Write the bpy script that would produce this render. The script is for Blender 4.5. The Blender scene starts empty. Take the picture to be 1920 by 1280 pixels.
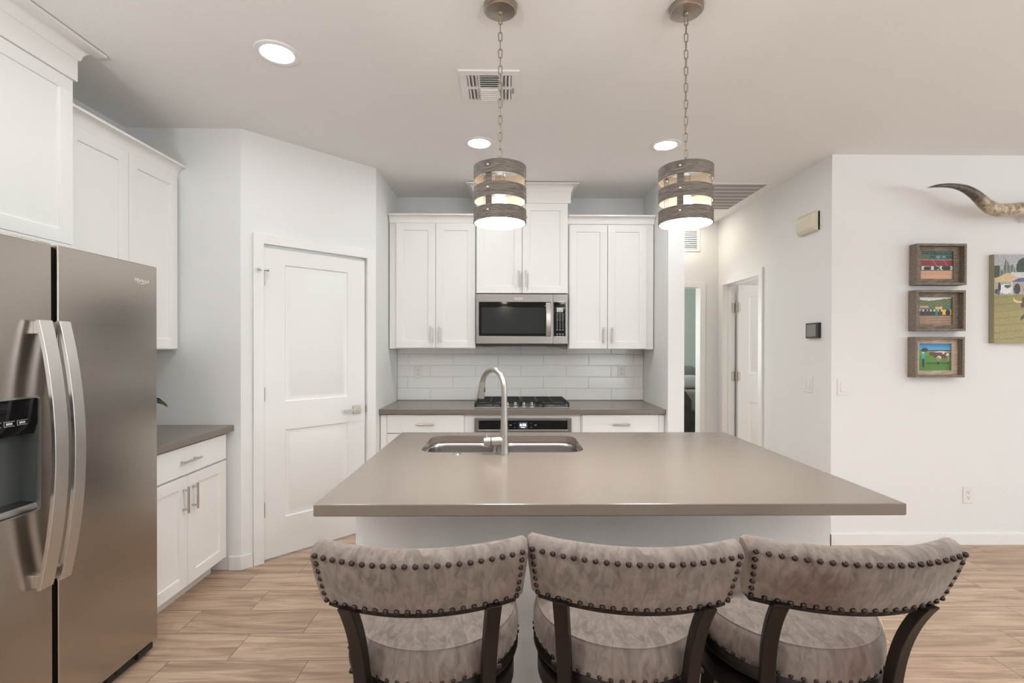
import bpy, bmesh, math, random
from mathutils import Vector, Matrix

random.seed(7)
PI = math.pi
scn = bpy.context.scene
col = scn.collection

# ------------------------------------------------------------------ camera
CAM_H, LENS_PX, CY, YAW, PITCH, ROLL = 1.3898, 911.35, 654.02, .0116, .0049, .0016
cd = bpy.data.cameras.new('camera')
cam = bpy.data.objects.new('camera', cd)
col.objects.link(cam)
r0 = Vector((math.cos(YAW), -math.sin(YAW), 0))
f0 = Vector((math.sin(YAW), math.cos(YAW), 0))
zz = Vector((0, 0, 1))
fw = f0 * math.cos(PITCH) - zz * math.sin(PITCH)
u0 = f0 * math.sin(PITCH) + zz * math.cos(PITCH)
R_ = r0 * math.cos(ROLL) + u0 * math.sin(ROLL)
U_ = u0 * math.cos(ROLL) - r0 * math.sin(ROLL)
mw = Matrix((R_, U_, -fw)).transposed().to_4x4()
mw.translation = Vector((0, 0, CAM_H))
cam.matrix_world = mw
cd.sensor_width = 36
cd.sensor_fit = 'HORIZONTAL'
cd.lens = LENS_PX / 1920 * 36
cd.shift_y = (CY - 640) / 1920
cd.clip_start = .05
scn.camera = cam

# ------------------------------------------------------------------ world, light, exposure
scn.view_settings.view_transform = 'Standard'
scn.view_settings.look = 'None'
scn.view_settings.gamma = 1
scn.view_settings.exposure = 0.54
scn.view_settings.use_curve_mapping = False
w = bpy.data.worlds.new('world')
scn.world = w
w.use_nodes = True
w.node_tree.nodes['Background'].inputs[0].default_value = (.80, .90, 1, 1)
w.node_tree.nodes['Background'].inputs[1].default_value = 1.0
cy_ = scn.cycles
cy_.use_denoising = True
cy_.max_bounces = 8
cy_.diffuse_bounces = 5
cy_.glossy_bounces = 4
cy_.transmission_bounces = 4
cy_.caustics_reflective = False
cy_.caustics_refractive = False
cy_.sample_clamp_indirect = 6
cy_.use_adaptive_sampling = True

CAN_STRENGTH = 100.0
CAN_COLOR = (.95, .995, 1.02)
BULB_STRENGTH = 28.0
ADDED_DISC_GLOW = 80.0
ADDED_UPLIGHT_POWER = 46.0
BULB_COLOR = (1.0, .97, .93)
HZ = 2.7373                       # ceiling height


def area(name, loc, rot, sx, sy, power, color):
    l = bpy.data.lights.new(name, 'AREA')
    l.shape = 'RECTANGLE'
    l.size, l.size_y, l.energy, l.color = sx, sy, power, color
    o = bpy.data.objects.new(name, l)
    o.location = loc
    o.rotation_euler = rot
    col.objects.link(o)
    return o


# added lamps, daylight from unseen windows behind and right of the camera
area('added_daylight_rear', (4.1, -4.62, 1.25), (PI / 2, 0, 0), 4.2, 2.1, 40, (.90, .96, 1))
area('added_daylight_side', (6.92, .2, 1.45), (PI / 2, 0, PI / 2), 2.6, 1.5, 35, (.90, .96, 1))
# added lamps, daylight from unseen windows in the two rooms off the hall
area('added_daylight_bedroom', (.2, 7.4, 1.5), (PI / 2, 0, -PI / 2), 1.3, 1.2, 48, (.95, 1, .98))
area('added_daylight_side_room', (4.9, 4.6, 1.5), (PI / 2, 0, PI / 2), 1.2, 1.2, 20, (1, .98, .95))


# ------------------------------------------------------------------ helpers
class MB:
    def __init__(s):
        s.v, s.f, s.m = [], [], []
        s.M = Matrix()

    def add(s, vs, fs, mi=0):
        n = len(s.v)
        s.v += [tuple(s.M @ Vector(p)) for p in vs]
        s.f += [tuple(i + n for i in f) for f in fs]
        s.m += [mi] * len(fs)
        return s

    def box(s, x0, x1, y0, y1, z0, z1, mi=0):
        vs = [(x0, y0, z0), (x1, y0, z0), (x1, y1, z0), (x0, y1, z0), (x0, y0, z1), (x1, y0, z1), (x1, y1, z1), (x0, y1, z1)]
        return s.add(vs, [(0, 3, 2, 1), (4, 5, 6, 7), (0, 1, 5, 4), (1, 2, 6, 5), (2, 3, 7, 6), (3, 0, 4, 7)], mi)

    def obox(s, c, ax, ay, az, hx, hy, hz, mi=0):
        c, ax, ay, az = Vector(c), Vector(ax).normalized(), Vector(ay).normalized(), Vector(az).normalized()
        vs = [c + ax * hx * a + ay * hy * b + az * hz * d for d in (-1, 1) for a, b in ((-1, -1), (1, -1), (1, 1), (-1, 1))]
        return s.add(vs, [(0, 3, 2, 1), (4, 5, 6, 7), (0, 1, 5, 4), (1, 2, 6, 5), (2, 3, 7, 6), (3, 0, 4, 7)], mi)

    def loft(s, loops, close=True, cap0=True, cap1=True, mi=0):
        n = len(loops[0])
        vs = [p for l in loops for p in l]
        fs = []
        for i in range(len(loops) - 1):
            for j in range(n if close else n - 1):
                a, b = i * n + j, i * n + (j + 1) % n
                fs.append((a, b, b + n, a + n))
        if cap0:
            fs.append(tuple(reversed(range(n))))
        if cap1:
            fs.append(tuple(range((len(loops) - 1) * n, len(loops) * n)))
        return s.add(vs, fs, mi)

    def lathe(s, prof, c=(0, 0, 0), n=32, cap0=True, cap1=True, mi=0, a0=0, a1=2 * PI):
        full = abs(a1 - a0 - 2 * PI) < 1e-6
        k = n if full else n + 1
        loops = []
        for r, z in prof:
            loops.append([(c[0] + r * math.cos(a0 + (a1 - a0) * j / n), c[1] + r * math.sin(a0 + (a1 - a0) * j / n), c[2] + z) for j in range(k)])
        return s.loft(loops, full, cap0, cap1, mi)

    def cyl(s, p0, p1, r0, r1=None, n=20, mi=0):
        return s.tube([p0, p1], [r0, r0 if r1 is None else r1], n, mi)

    def tube(s, pts, rad, n=12, mi=0, closed=False, flat=None):
        pts = [Vector(p) for p in pts]
        if not hasattr(rad, '__len__'):
            rad = [rad] * len(pts)
        m = len(pts)
        tg = []
        for i in range(m):
            a = pts[(i - 1) % m] if closed or i else pts[0]
            b = pts[(i + 1) % m] if closed or i < m - 1 else pts[-1]
            t = b - a
            tg.append(t.normalized() if t.length > 1e-9 else Vector((0, 0, 1)))
        ref = Vector((0, 0, 1)) if abs(tg[0].z) < .9 else Vector((1, 0, 0))
        nrm = (ref - tg[0] * ref.dot(tg[0])).normalized()
        loops = []
        for i in range(m):
            nrm = nrm - tg[i] * nrm.dot(tg[i])
            nrm.normalize()
            bn = tg[i].cross(nrm)
            loops.append([pts[i] + (nrm * math.cos(2 * PI * j / n) + bn * math.sin(2 * PI * j / n)) * rad[i] for j in range(n)])
        if closed:
            loops.append(loops[0])
            return s.loft(loops, True, False, False, mi)
        return s.loft(loops, True, True, True, mi)

    def ball(s, c, r, n=12, k=8, sc=(1, 1, 1), mi=0):
        loops = []
        for i in range(1, k):
            a = PI * i / k
            loops.append([(c[0] + sc[0] * r * math.sin(a) * math.cos(2 * PI * j / n), c[1] + sc[1] * r * math.sin(a) * math.sin(2 * PI * j / n), c[2] - sc[2] * r * math.cos(a)) for j in range(n)])
        return s.loft(loops, True, True, True, mi)

    def slab(s, w, h, t, panels, prof, mi=0):
        """door or drawer leaf: front at y=0 facing -y, back at y=t; each panel (x0,x1,z0,z1) steps in by prof [(inset, depth)...]"""
        xs = sorted({0, w, *[p[0] for p in panels], *[p[1] for p in panels]})
        zs = sorted({0, h, *[p[2] for p in panels], *[p[3] for p in panels]})
        g = {}
        vs, fs = [], []

        def V(x, y, z):
            k = (round(x, 5), round(y, 5), round(z, 5))
            if k not in g:
                g[k] = len(vs)
                vs.append(k)
            return g[k]
        for i in range(len(xs) - 1):
            for j in range(len(zs) - 1):
                cx, cz = (xs[i] + xs[i + 1]) / 2, (zs[j] + zs[j + 1]) / 2
                if any(p[0] < cx < p[1] and p[2] < cz < p[3] for p in panels):
                    continue
                fs.append((V(xs[i], 0, zs[j]), V(xs[i + 1], 0, zs[j]), V(xs[i + 1], 0, zs[j + 1]), V(xs[i], 0, zs[j + 1])))
        for x0, x1, z0, z1 in panels:
            prev = [V(x0, 0, z0), V(x1, 0, z0), V(x1, 0, z1), V(x0, 0, z1)]
            for ins, dep in prof:
                cur = [V(x0 + ins, dep, z0 + ins), V(x1 - ins, dep, z0 + ins), V(x1 - ins, dep, z1 - ins), V(x0 + ins, dep, z1 - ins)]
                for k in range(4):
                    fs.append((prev[k], prev[(k + 1) % 4], cur[(k + 1) % 4], cur[k]))
                prev = cur
            fs.append(tuple(prev))
        bx = [(x, 0, 0) for x in xs] + [(w, 0, z) for z in zs[1:]] + [(x, 0, h) for x in xs[-2::-1]] + [(0, 0, z) for z in zs[-2:0:-1]]
        fr = [V(*p) for p in bx]
        bk = [V(p[0], t, p[2]) for p in bx]
        for k in range(len(fr)):
            k2 = (k + 1) % len(fr)
            fs.append((fr[k2], fr[k], bk[k], bk[k2]))
        fs.append(tuple(reversed(bk)))
        return s.add(vs, fs, mi)

    def build(s, name, mats, parent=None, bevel=0, seg=2, smooth=35, label=None, weld=True, sub=0):
        me = bpy.data.meshes.new(name)
        me.from_pydata(s.v, [], s.f)
        if not isinstance(mats, (list, tuple)):
            mats = [mats]
        for m in mats:
            me.materials.append(m)
        for p, mi in zip(me.polygons, s.m):
            p.material_index = mi
        bm = bmesh.new()
        bm.from_mesh(me)
        if weld:
            bmesh.ops.remove_doubles(bm, verts=bm.verts, dist=1e-5)
        bmesh.ops.recalc_face_normals(bm, faces=bm.faces)
        bm.to_mesh(me)
        bm.free()
        if smooth:
            for p in me.polygons:
                p.use_smooth = True
            me.set_sharp_from_angle(angle=math.radians(smooth))
        o = bpy.data.objects.new(name, me)
        col.objects.link(o)
        if parent:
            o.parent = parent
        if bevel:
            b = o.modifiers.new('bevel', 'BEVEL')
            b.width, b.segments, b.limit_method, b.angle_limit = bevel, seg, 'ANGLE', math.radians(40)
            b.harden_normals = True
        if sub:
            b = o.modifiers.new('subsurf', 'SUBSURF')
            b.levels = b.render_levels = sub
        if label:
            o['label'] = label
        return o


def tag(o, label, cat, group=None):
    o['label'], o['category'] = label, cat
    if group:
        o['group'] = group
    return o


def thing(name, label, cat, loc=(0, 0, 0), rz=0, group=None):
    o = bpy.data.objects.new(name, None)
    o.empty_display_size = .1
    col.objects.link(o)
    o.location = loc
    o.rotation_euler = (0, 0, rz)
    return tag(o, label, cat, group)


def struct(o):
    o['kind'] = 'structure'
    return o


def sgroup(name, loc=(0, 0, 0), rz=0):
    o = bpy.data.objects.new(name, None)
    col.objects.link(o)
    o.location = loc
    o.rotation_euler = (0, 0, rz)
    o['kind'] = 'structure'
    return o


def dup(root, loc, rz, label, group=None):
    r = root.copy()
    col.objects.link(r)
    r.location, r.rotation_euler = loc, (0, 0, rz)
    r['label'] = label
    if group:
        r['group'] = group
    for ch in list(root.children):
        c = ch.copy()
        col.objects.link(c)
        c.parent = r
        for g in list(ch.children):
            d = g.copy()
            col.objects.link(d)
            d.parent = c
    return r


def text_mesh(name, body, size, mat, parent, loc, rot, depth=.0006, shear=0, align='CENTER', space=1.0):
    cu = bpy.data.curves.new(name, 'FONT')
    cu.body, cu.size, cu.extrude, cu.shear = body, size, depth, shear
    cu.align_x, cu.align_y = align, 'CENTER'
    cu.space_character = space
    tmp = bpy.data.objects.new('tmp', cu)
    col.objects.link(tmp)
    dg = bpy.context.evaluated_depsgraph_get()
    me = bpy.data.meshes.new_from_object(tmp.evaluated_get(dg))
    bpy.data.objects.remove(tmp)
    bpy.data.curves.remove(cu)
    me.name = name
    me.materials.clear()
    me.materials.append(mat)
    o = bpy.data.objects.new(name, me)
    col.objects.link(o)
    o.parent = parent
    o.location, o.rotation_euler = loc, rot
    return o


# ------------------------------------------------------------------ materials
def mat(name, color, rough=.5, metal=0, bump=0, bscale=200, bdetail=2, stretch=None, var=0, vscale=5, vstretch=None, emit=None, estr=0, spec=.5, sheen=0, coat=0, trans=0, alpha=1, ior=1.45, bdist=.002, aniso=0):
    m = bpy.data.materials.new(name)
    m.use_nodes = True
    nt = m.node_tree
    b = nt.nodes['Principled BSDF']
    c = (*color, 1) if len(color) == 3 else color
    b.inputs['Base Color'].default_value = c
    b.inputs['Roughness'].default_value = rough
    b.inputs['Metallic'].default_value = metal
    b.inputs['Specular IOR Level'].default_value = spec
    b.inputs['IOR'].default_value = ior
    b.inputs['Sheen Weight'].default_value = sheen
    b.inputs['Coat Weight'].default_value = coat
    b.inputs['Transmission Weight'].default_value = trans
    b.inputs['Alpha'].default_value = alpha
    b.inputs['Anisotropic'].default_value = aniso
    if emit:
        b.inputs['Emission Color'].default_value = (*emit, 1)
        b.inputs['Emission Strength'].default_value = estr
    if bump or var:
        tc = nt.nodes.new('ShaderNodeTexCoord')

    def noise(scale, det, st):
        n = nt.nodes.new('ShaderNodeTexNoise')
        n.inputs['Scale'].default_value = scale
        n.inputs['Detail'].default_value = det
        if st:
            mp = nt.nodes.new('ShaderNodeMapping')
            mp.inputs['Scale'].default_value = st
            nt.links.new(tc.outputs['Object'], mp.inputs[0])
            nt.links.new(mp.outputs[0], n.inputs['Vector'])
        else:
            nt.links.new(tc.outputs['Object'], n.inputs['Vector'])
        return n
    if bump:
        n = noise(bscale, bdetail, stretch)
        bp = nt.nodes.new('ShaderNodeBump')
        bp.inputs['Strength'].default_value = bump
        bp.inputs['Distance'].default_value = bdist
        nt.links.new(n.outputs['Fac'], bp.inputs['Height'])
        nt.links.new(bp.outputs[0], b.inputs['Normal'])
    if var:
        n = noise(vscale, 4, vstretch)
        rmp = nt.nodes.new('ShaderNodeValToRGB')
        rmp.color_ramp.elements[0].position = .3
        rmp.color_ramp.elements[1].position = .7
        rmp.color_ramp.elements[0].color = (*[x * (1 - var) for x in c[:3]], 1)
        rmp.color_ramp.elements[1].color = (*[min(1, x * (1 + var)) for x in c[:3]], 1)
        nt.links.new(n.outputs['Fac'], rmp.inputs[0])
        nt.links.new(rmp.outputs[0], b.inputs['Base Color'])
    return m


WALLC = (.80, .793, .782)
M = {}
M['wall'] = mat('wall_paint', WALLC, .75, bump=.22, bscale=130, bdetail=3, bdist=.003, spec=.3)
M['ceil'] = mat('ceiling_paint', (.85, .845, .835), .85, bump=.25, bscale=110, bdetail=3, bdist=.003, spec=.2)
M['trim'] = mat('trim_paint', (.83, .82, .80), .35)
M['cab'] = mat('cabinet_lacquer', (.84, .825, .80), .32)
M['cabin'] = mat('cabinet_interior_board', (.70, .66, .6), .6)
M['door'] = mat('door_paint', (.83, .82, .80), .38)
M['quartz'] = mat('taupe_quartz', (.19, .156, .129), .24, var=.05, vscale=260, spec=.6)
M['nickel'] = mat('satin_nickel', (.60, .55, .49), .28, 1)
M['steel'] = mat('brushed_stainless', (.34, .32, .305), .30, 1, bump=.05, bscale=60, stretch=(1, 40, 1), bdist=.001)
M['fridge'] = mat('fridge_stainless', (.50, .455, .41), .21, 1, bump=.06, bscale=40, bdetail=1, stretch=(.04, .04, 60), bdist=.001)
M['handle_steel'] = mat('handle_stainless', (.70, .67, .64), .30, 1)
M['sink'] = mat('sink_stainless', (.58, .56, .54), .24, 1)
M['chrome'] = mat('polished_nickel', (.75, .73, .70), .12, 1)
M['blackglass'] = mat('black_glass', (.008, .008, .009), .06, spec=.3)
M['smokeglass'] = mat('dark_window_mesh', (.03, .032, .031), .12, spec=.35)
M['blackplastic'] = mat('black_plastic', (.02, .02, .021), .4)
M['greyplastic'] = mat('grey_plastic', (.16, .16, .16), .45)
M['iron'] = mat('cast_iron', (.015, .014, .014), .5)
M['tile'] = mat('glazed_white_tile', (.87, .86, .84), .10, bump=.02, bscale=18, bdetail=1, bdist=.004)
M['grout'] = mat('white_grout', (.74, .725, .70), .85)
M['plate'] = mat('white_device_plastic', (.80, .78, .75), .4)
M['cream'] = mat('aged_cream_plastic', (.72, .65, .52), .5)
M['slot'] = mat('dark_slot', (.03, .028, .025), .7)
M['vent'] = mat('vent_enamel', (.82, .81, .80), .45)
M['ventdark'] = mat('vent_throat', (.16, .15, .145), .8)
M['filter'] = mat('filter_mesh', (.20, .19, .18), .9)
M['stoolwood'] = mat('espresso_wood', (.012, .0075, .006), .45, spec=.3, var=.3, vscale=20, vstretch=(1, 1, .1))
M['nail'] = mat('bronze_nailhead', (.05, .036, .032), .3, .9)
M['zip'] = mat('cream_lining', (.6, .54, .38), .7)
M['teal'] = mat('sage_wall_paint', (.50, .545, .50), .8)
M['text_dark'] = mat('engraved_letters', (.78, .76, .73), .25, 1)
M['text_white'] = mat('printed_legend', (.60, .60, .60), .5)
M['logo'] = mat('pale_logo_letters', (.86, .85, .83), .4)
M['display'] = mat('lcd_display', (.25, .27, .22), .3, emit=(.52, .56, .46), estr=.35)
M['display_on'] = mat('oven_clock_digits', (.8, .9, 1), .3, emit=(.8, .92, 1), estr=2.2)
M['display_bg'] = mat('oven_clock_screen', (.03, .035, .04), .15, emit=(.1, .11, .13), estr=.3)
M['green_led'] = mat('green_indicator', (.05, .3, .15), .4, emit=(.1, .7, .35), estr=.5)
M['bed_wood'] = mat('charcoal_bed_wood', (.035, .032, .031), .5, var=.3, vscale=12)
M['blanket'] = mat('taupe_bedding', (.30, .26, .23), .9)
M['pillow'] = mat('pale_grey_pillowcase', (.56, .56, .58), .9)
M['pillow2'] = mat('mid_grey_blanket', (.22, .22, .23), .9)
M['leaf'] = mat('orchid_leaf', (.025, .07, .02), .35)
M['petal'] = mat('orchid_petal', (.85, .84, .76), .5)
M['pot'] = mat('white_glazed_pot', (.8, .8, .78), .2)
M['soil'] = mat('bark_mix', (.07, .045, .03), .9)
M['can_glow'] = mat('lit_diffuser', (1, 1, 1), .5, emit=CAN_COLOR, estr=CAN_STRENGTH)
M['bulb'] = mat('lit_bulb', (1, 1, 1), .5, emit=BULB_COLOR, estr=BULB_STRENGTH)
M['glow_disc'] = mat('added_glow_disc', (1, 1, 1), .5, emit=BULB_COLOR, estr=ADDED_DISC_GLOW)  # glow of the disc added under each pendant
M['shade_in'] = mat('pale_shade_lining', (.27, .21, .15), .7)
M['black_edge'] = mat('black_gasket', (.006, .006, .006), .6)
M['side_grey'] = mat('fridge_side_enamel', (.10, .095, .09), .5)


def wood_band():
    m = mat('grey_washed_wood', (.2, .18, .16), .6)
    nt = m.node_tree
    b = nt.nodes['Principled BSDF']
    tc = nt.nodes.new('ShaderNodeTexCoord')
    mp = nt.nodes.new('ShaderNodeMapping')
    mp.inputs['Scale'].default_value = (9, 9, 160)
    n = nt.nodes.new('ShaderNodeTexNoise')
    n.inputs['Scale'].default_value = 3
    n.inputs['Detail'].default_value = 5
    r = nt.nodes.new('ShaderNodeValToRGB')
    r.color_ramp.elements[0].position, r.color_ramp.elements[1].position = .35, .68
    r.color_ramp.elements[0].color = (.075, .062, .052, 1)
    r.color_ramp.elements[1].color = (.27, .235, .20, 1)
    nt.links.new(tc.outputs['Object'], mp.inputs[0])
    nt.links.new(mp.outputs[0], n.inputs['Vector'])
    nt.links.new(n.outputs['Fac'], r.inputs[0])
    nt.links.new(r.outputs[0], b.inputs['Base Color'])
    return m


M['band'] = wood_band()


def velvet(name='mushroom_velvet', stains=()):
    m = mat(name, (.25, .19, .155), .75, sheen=.35)
    nt = m.node_tree
    b = nt.nodes['Principled BSDF']
    b.inputs['Sheen Roughness'].default_value = .4
    b.inputs['Sheen Tint'].default_value = (.9, .82, .74, 1)
    tc = nt.nodes.new('ShaderNodeTexCoord')
    mp = nt.nodes.new('ShaderNodeMapping')
    mp.inputs['Scale'].default_value = (1.15, .7, .38)
    mp.inputs['Rotation'].default_value = (0, .25, .5)
    n = nt.nodes.new('ShaderNodeTexNoise')
    n.inputs['Scale'].default_value = 34
    n.inputs['Detail'].default_value = 6
    n.inputs['Roughness'].default_value = .62
    n.inputs['Distortion'].default_value = 1.1
    r = nt.nodes.new('ShaderNodeValToRGB')
    e = r.color_ramp.elements
    e[0].position, e[1].position = .3, .72
    e[0].color = (.100, .078, .066, 1)
    e[1].color = (.245, .200, .172, 1)
    n2 = nt.nodes.new('ShaderNodeTexNoise')
    n2.inputs['Scale'].default_value = 6
    r2 = nt.nodes.new('ShaderNodeValToRGB')
    r2.color_ramp.elements[0].position, r2.color_ramp.elements[1].position = .55, .75
    r2.color_ramp.elements[0].color = (1, 1, 1, 1)
    r2.color_ramp.elements[1].color = (.95, .74, .68, 1)
    mx = nt.nodes.new('ShaderNodeMix')
    mx.data_type, mx.blend_type = 'RGBA', 'MULTIPLY'
    mx.inputs['Factor'].default_value = .8
    bp = nt.nodes.new('ShaderNodeBump')
    bp.inputs['Strength'].default_value = .12
    bp.inputs['Distance'].default_value = .003
    L = nt.links.new
    L(tc.outputs['Object'], mp.inputs[0])
    L(mp.outputs[0], n.inputs['Vector'])
    L(tc.outputs['Object'], n2.inputs['Vector'])
    L(n.outputs['Fac'], r.inputs[0])
    L(n2.outputs['Fac'], r2.inputs[0])
    L(r.outputs[0], mx.inputs['A'])
    L(r2.outputs[0], mx.inputs['B'])
    res = mx.outputs['Result']
    for cpos, rad, tint in stains:
        vd = nt.nodes.new('ShaderNodeVectorMath')
        vd.operation = 'DISTANCE'
        vd.inputs[1].default_value = cpos
        L(tc.outputs['Object'], vd.inputs[0])
        md = nt.nodes.new('ShaderNodeMath')
        md.operation = 'MULTIPLY_ADD'
        md.inputs[1].default_value = .12
        L(n2.outputs['Fac'], md.inputs[0])
        L(vd.outputs['Value'], md.inputs[2])
        mr = nt.nodes.new('ShaderNodeMapRange')
        mr.interpolation_type = 'SMOOTHSTEP'
        mr.inputs['From Min'].default_value = .06
        mr.inputs['From Max'].default_value = .06 + rad
        mr.inputs['To Min'].default_value = .75
        mr.inputs['To Max'].default_value = 0
        L(md.outputs[0], mr.inputs['Value'])
        mm = nt.nodes.new('ShaderNodeMix')
        mm.data_type, mm.blend_type = 'RGBA', 'MULTIPLY'
        mm.inputs['B'].default_value = (*tint, 1)
        L(mr.outputs['Result'], mm.inputs['Factor'])
        L(res, mm.inputs['A'])
        res = mm.outputs['Result']
    L(res, b.inputs['Base Color'])
    L(n.outputs['Fac'], bp.inputs['Height'])
    L(bp.outputs[0], b.inputs['Normal'])
    return m


M['velvet'] = velvet()


def floor_mat():
    m = mat('wood_look_tile', (.45, .3, .2), .42)
    nt = m.node_tree
    b = nt.nodes['Principled BSDF']
    L = nt.links.new

    def math_(op, a, c=None, d=None):
        n = nt.nodes.new('ShaderNodeMath')
        n.operation = op
        for i, v in enumerate((a, c, d)):
            if v is None:
                continue
            if isinstance(v, (int, float)):
                n.inputs[i].default_value = v
            else:
                L(v, n.inputs[i])
        return n.outputs[0]
    tc = nt.nodes.new('ShaderNodeTexCoord')
    sp = nt.nodes.new('ShaderNodeSeparateXYZ')
    L(tc.outputs['Object'], sp.inputs[0])
    X, Y = sp.outputs[0], sp.outputs[1]
    W, LN = .2067, .6105
    ry = math_('DIVIDE', math_('SUBTRACT', Y, 1.948), W)
    row = math_('FLOOR', ry)
    fy = math_('FRACT', ry)
    st = math_('MULTIPLY', math_('GREATER_THAN', row, 3.5), .186)
    off = math_('ADD', math_('MULTIPLY_ADD', row, .25, .347), st)
    rx = math_('DIVIDE', math_('SUBTRACT', X, off), LN)
    colm = math_('FLOOR', rx)
    fx = math_('FRACT', rx)
    gx = math_('GREATER_THAN', math_('ABSOLUTE', math_('SUBTRACT', fx, .5)), .5 - .0017 / LN)
    gy = math_('GREATER_THAN', math_('ABSOLUTE', math_('SUBTRACT', fy, .5)), .5 - .0017 / W)
    g = math_('MAXIMUM', gx, gy)
    cid = nt.nodes.new('ShaderNodeCombineXYZ')
    L(row, cid.inputs[0])
    L(colm, cid.inputs[1])
    wn = nt.nodes.new('ShaderNodeTexWhiteNoise')
    L(cid.outputs[0], wn.inputs['Vector'])
    cv = nt.nodes.new('ShaderNodeCombineXYZ')
    L(math_('MULTIPLY_ADD', wn.outputs['Value'], 17, X), cv.inputs[0])
    L(math_('MULTIPLY', Y, 11), cv.inputs[1])
    L(math_('MULTIPLY', wn.outputs['Value'], 9), cv.inputs[2])
    n = nt.nodes.new('ShaderNodeTexNoise')
    n.inputs['Scale'].default_value = 2.1
    n.inputs['Detail'].default_value = 6
    n.inputs['Roughness'].default_value = .62
    n.inputs['Distortion'].default_value = .9
    L(cv.outputs[0], n.inputs['Vector'])
    cv2 = nt.nodes.new('ShaderNodeCombineXYZ')
    L(math_('MULTIPLY', X, 3), cv2.inputs[0])
    L(math_('MULTIPLY', Y, 90), cv2.inputs[1])
    n2 = nt.nodes.new('ShaderNodeTexNoise')
    n2.inputs['Scale'].default_value = 2.0
    n2.inputs['Detail'].default_value = 3
    L(cv2.outputs[0], n2.inputs['Vector'])
    fac = math_('ADD', math_('MULTIPLY', n.outputs['Fac'], .8), math_('MULTIPLY', n2.outputs['Fac'], .2))
    fac = math_('ADD', fac, math_('MULTIPLY_ADD', wn.outputs['Value'], .10, -.05))
    r = nt.nodes.new('ShaderNodeValToRGB')
    e = r.color_ramp.elements
    e[0].position, e[1].position = .34, .66
    e[0].color = (.285, .190, .130, 1)
    e[1].color = (.610, .455, .330, 1)
    k = e.new(.5)
    k.color = (.455, .318, .222, 1)
    L(fac, r.inputs[0])
    mx = nt.nodes.new('ShaderNodeMix')
    mx.data_type = 'RGBA'
    L(g, mx.inputs['Factor'])
    L(r.outputs[0], mx.inputs['A'])
    mx.inputs['B'].default_value = (.16, .115, .085, 1)
    L(mx.outputs['Result'], b.inputs['Base Color'])
    bp = nt.nodes.new('ShaderNodeBump')
    bp.inputs['Strength'].default_value = .35
    bp.inputs['Distance'].default_value = .002
    L(math_('SUBTRACT', math_('MULTIPLY', fac, .3), g), bp.inputs['Height'])
    L(bp.outputs[0], b.inputs['Normal'])
    return m


M['floor'] = floor_mat()


def frame_wood(name, c0, c1):
    m = mat(name, c0, .75)
    nt = m.node_tree
    b = nt.nodes['Principled BSDF']
    tc = nt.nodes.new('ShaderNodeTexCoord')
    mp = nt.nodes.new('ShaderNodeMapping')
    mp.inputs['Scale'].default_value = (12, 60, 60)
    n = nt.nodes.new('ShaderNodeTexNoise')
    n.inputs['Scale'].default_value = 2
    n.inputs['Detail'].default_value = 5
    r = nt.nodes.new('ShaderNodeValToRGB')
    r.color_ramp.elements[0].position, r.color_ramp.elements[1].position = .3, .7
    r.color_ramp.elements[0].color = (*c0, 1)
    r.color_ramp.elements[1].color = (*c1, 1)
    nt.links.new(tc.outputs['Object'], mp.inputs[0])
    nt.links.new(mp.outputs[0], n.inputs['Vector'])
    nt.links.new(n.outputs['Fac'], r.inputs[0])
    nt.links.new(r.outputs[0], b.inputs['Base Color'])
    return m


M['barnwood'] = frame_wood('weathered_barn_wood', (.14, .108, .082), (.29, .235, .185))
M['barnwood2'] = frame_wood('pale_barn_wood', (.40, .30, .23), (.62, .50, .41))
M['print'] = mat('photo_print', (.5, .5, .5), .45)
_nt = M['print'].node_tree
_at = _nt.nodes.new('ShaderNodeVertexColor')
_at.layer_name = 'ink'
_nt.links.new(_at.outputs['Color'], _nt.nodes['Principled BSDF'].inputs['Base Color'])


def horn_mat():
    m = mat('horn', (.4, .3, .2), .38)
    nt = m.node_tree
    b = nt.nodes['Principled BSDF']
    L = nt.links.new
    at = nt.nodes.new('ShaderNodeVertexColor')
    at.layer_name = 'ink'
    tc = nt.nodes.new('ShaderNodeTexCoord')
    mp = nt.nodes.new('ShaderNodeMapping')
    mp.inputs['Scale'].default_value = (26, 30, 14)
    n = nt.nodes.new('ShaderNodeTexNoise')
    n.inputs['Scale'].default_value = 1.4
    n.inputs['Detail'].default_value = 7
    n.inputs['Roughness'].default_value = .7
    n.inputs['Distortion'].default_value = .8
    r = nt.nodes.new('ShaderNodeValToRGB')
    e = r.color_ramp.elements
    e[0].position, e[1].position = .40, .58
    e[0].color = (.16, .12, .09, 1)
    e[1].color = (1.0, 1.0, 1.0, 1)
    mx = nt.nodes.new('ShaderNodeMix')
    mx.data_type, mx.blend_type = 'RGBA', 'MULTIPLY'
    mx.inputs['Factor'].default_value = .75
    L(tc.outputs['Object'], mp.inputs[0])
    L(mp.outputs[0], n.inputs['Vector'])
    L(n.outputs['Fac'], r.inputs[0])
    L(at.outputs['Color'], mx.inputs['A'])
    L(r.outputs[0], mx.inputs['B'])
    L(mx.outputs['Result'], b.inputs['Base Color'])
    return m


M['horn'] = horn_mat()

# ------------------------------------------------------------------ room shell
WL, PY, AX = -2.3561, 3.037, -1.6489         # left wall, pantry front wall, pantry corner
NL, NR = -.9884, 1.2471                       # niche side walls
BY = PY + (NL - AX)                           # where the diagonal ends
WB = 4.4168                                   # back wall of the niche
SX, SY = 1.373, 3.735                         # stub wall
RX, RY = 2.2783, 3.3818                       # hall right wall, living-room wall
HB = 5.205                                    # end wall of the hall
RM, LX2 = -4.5, 6.8                           # rear wall, far right wall


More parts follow.
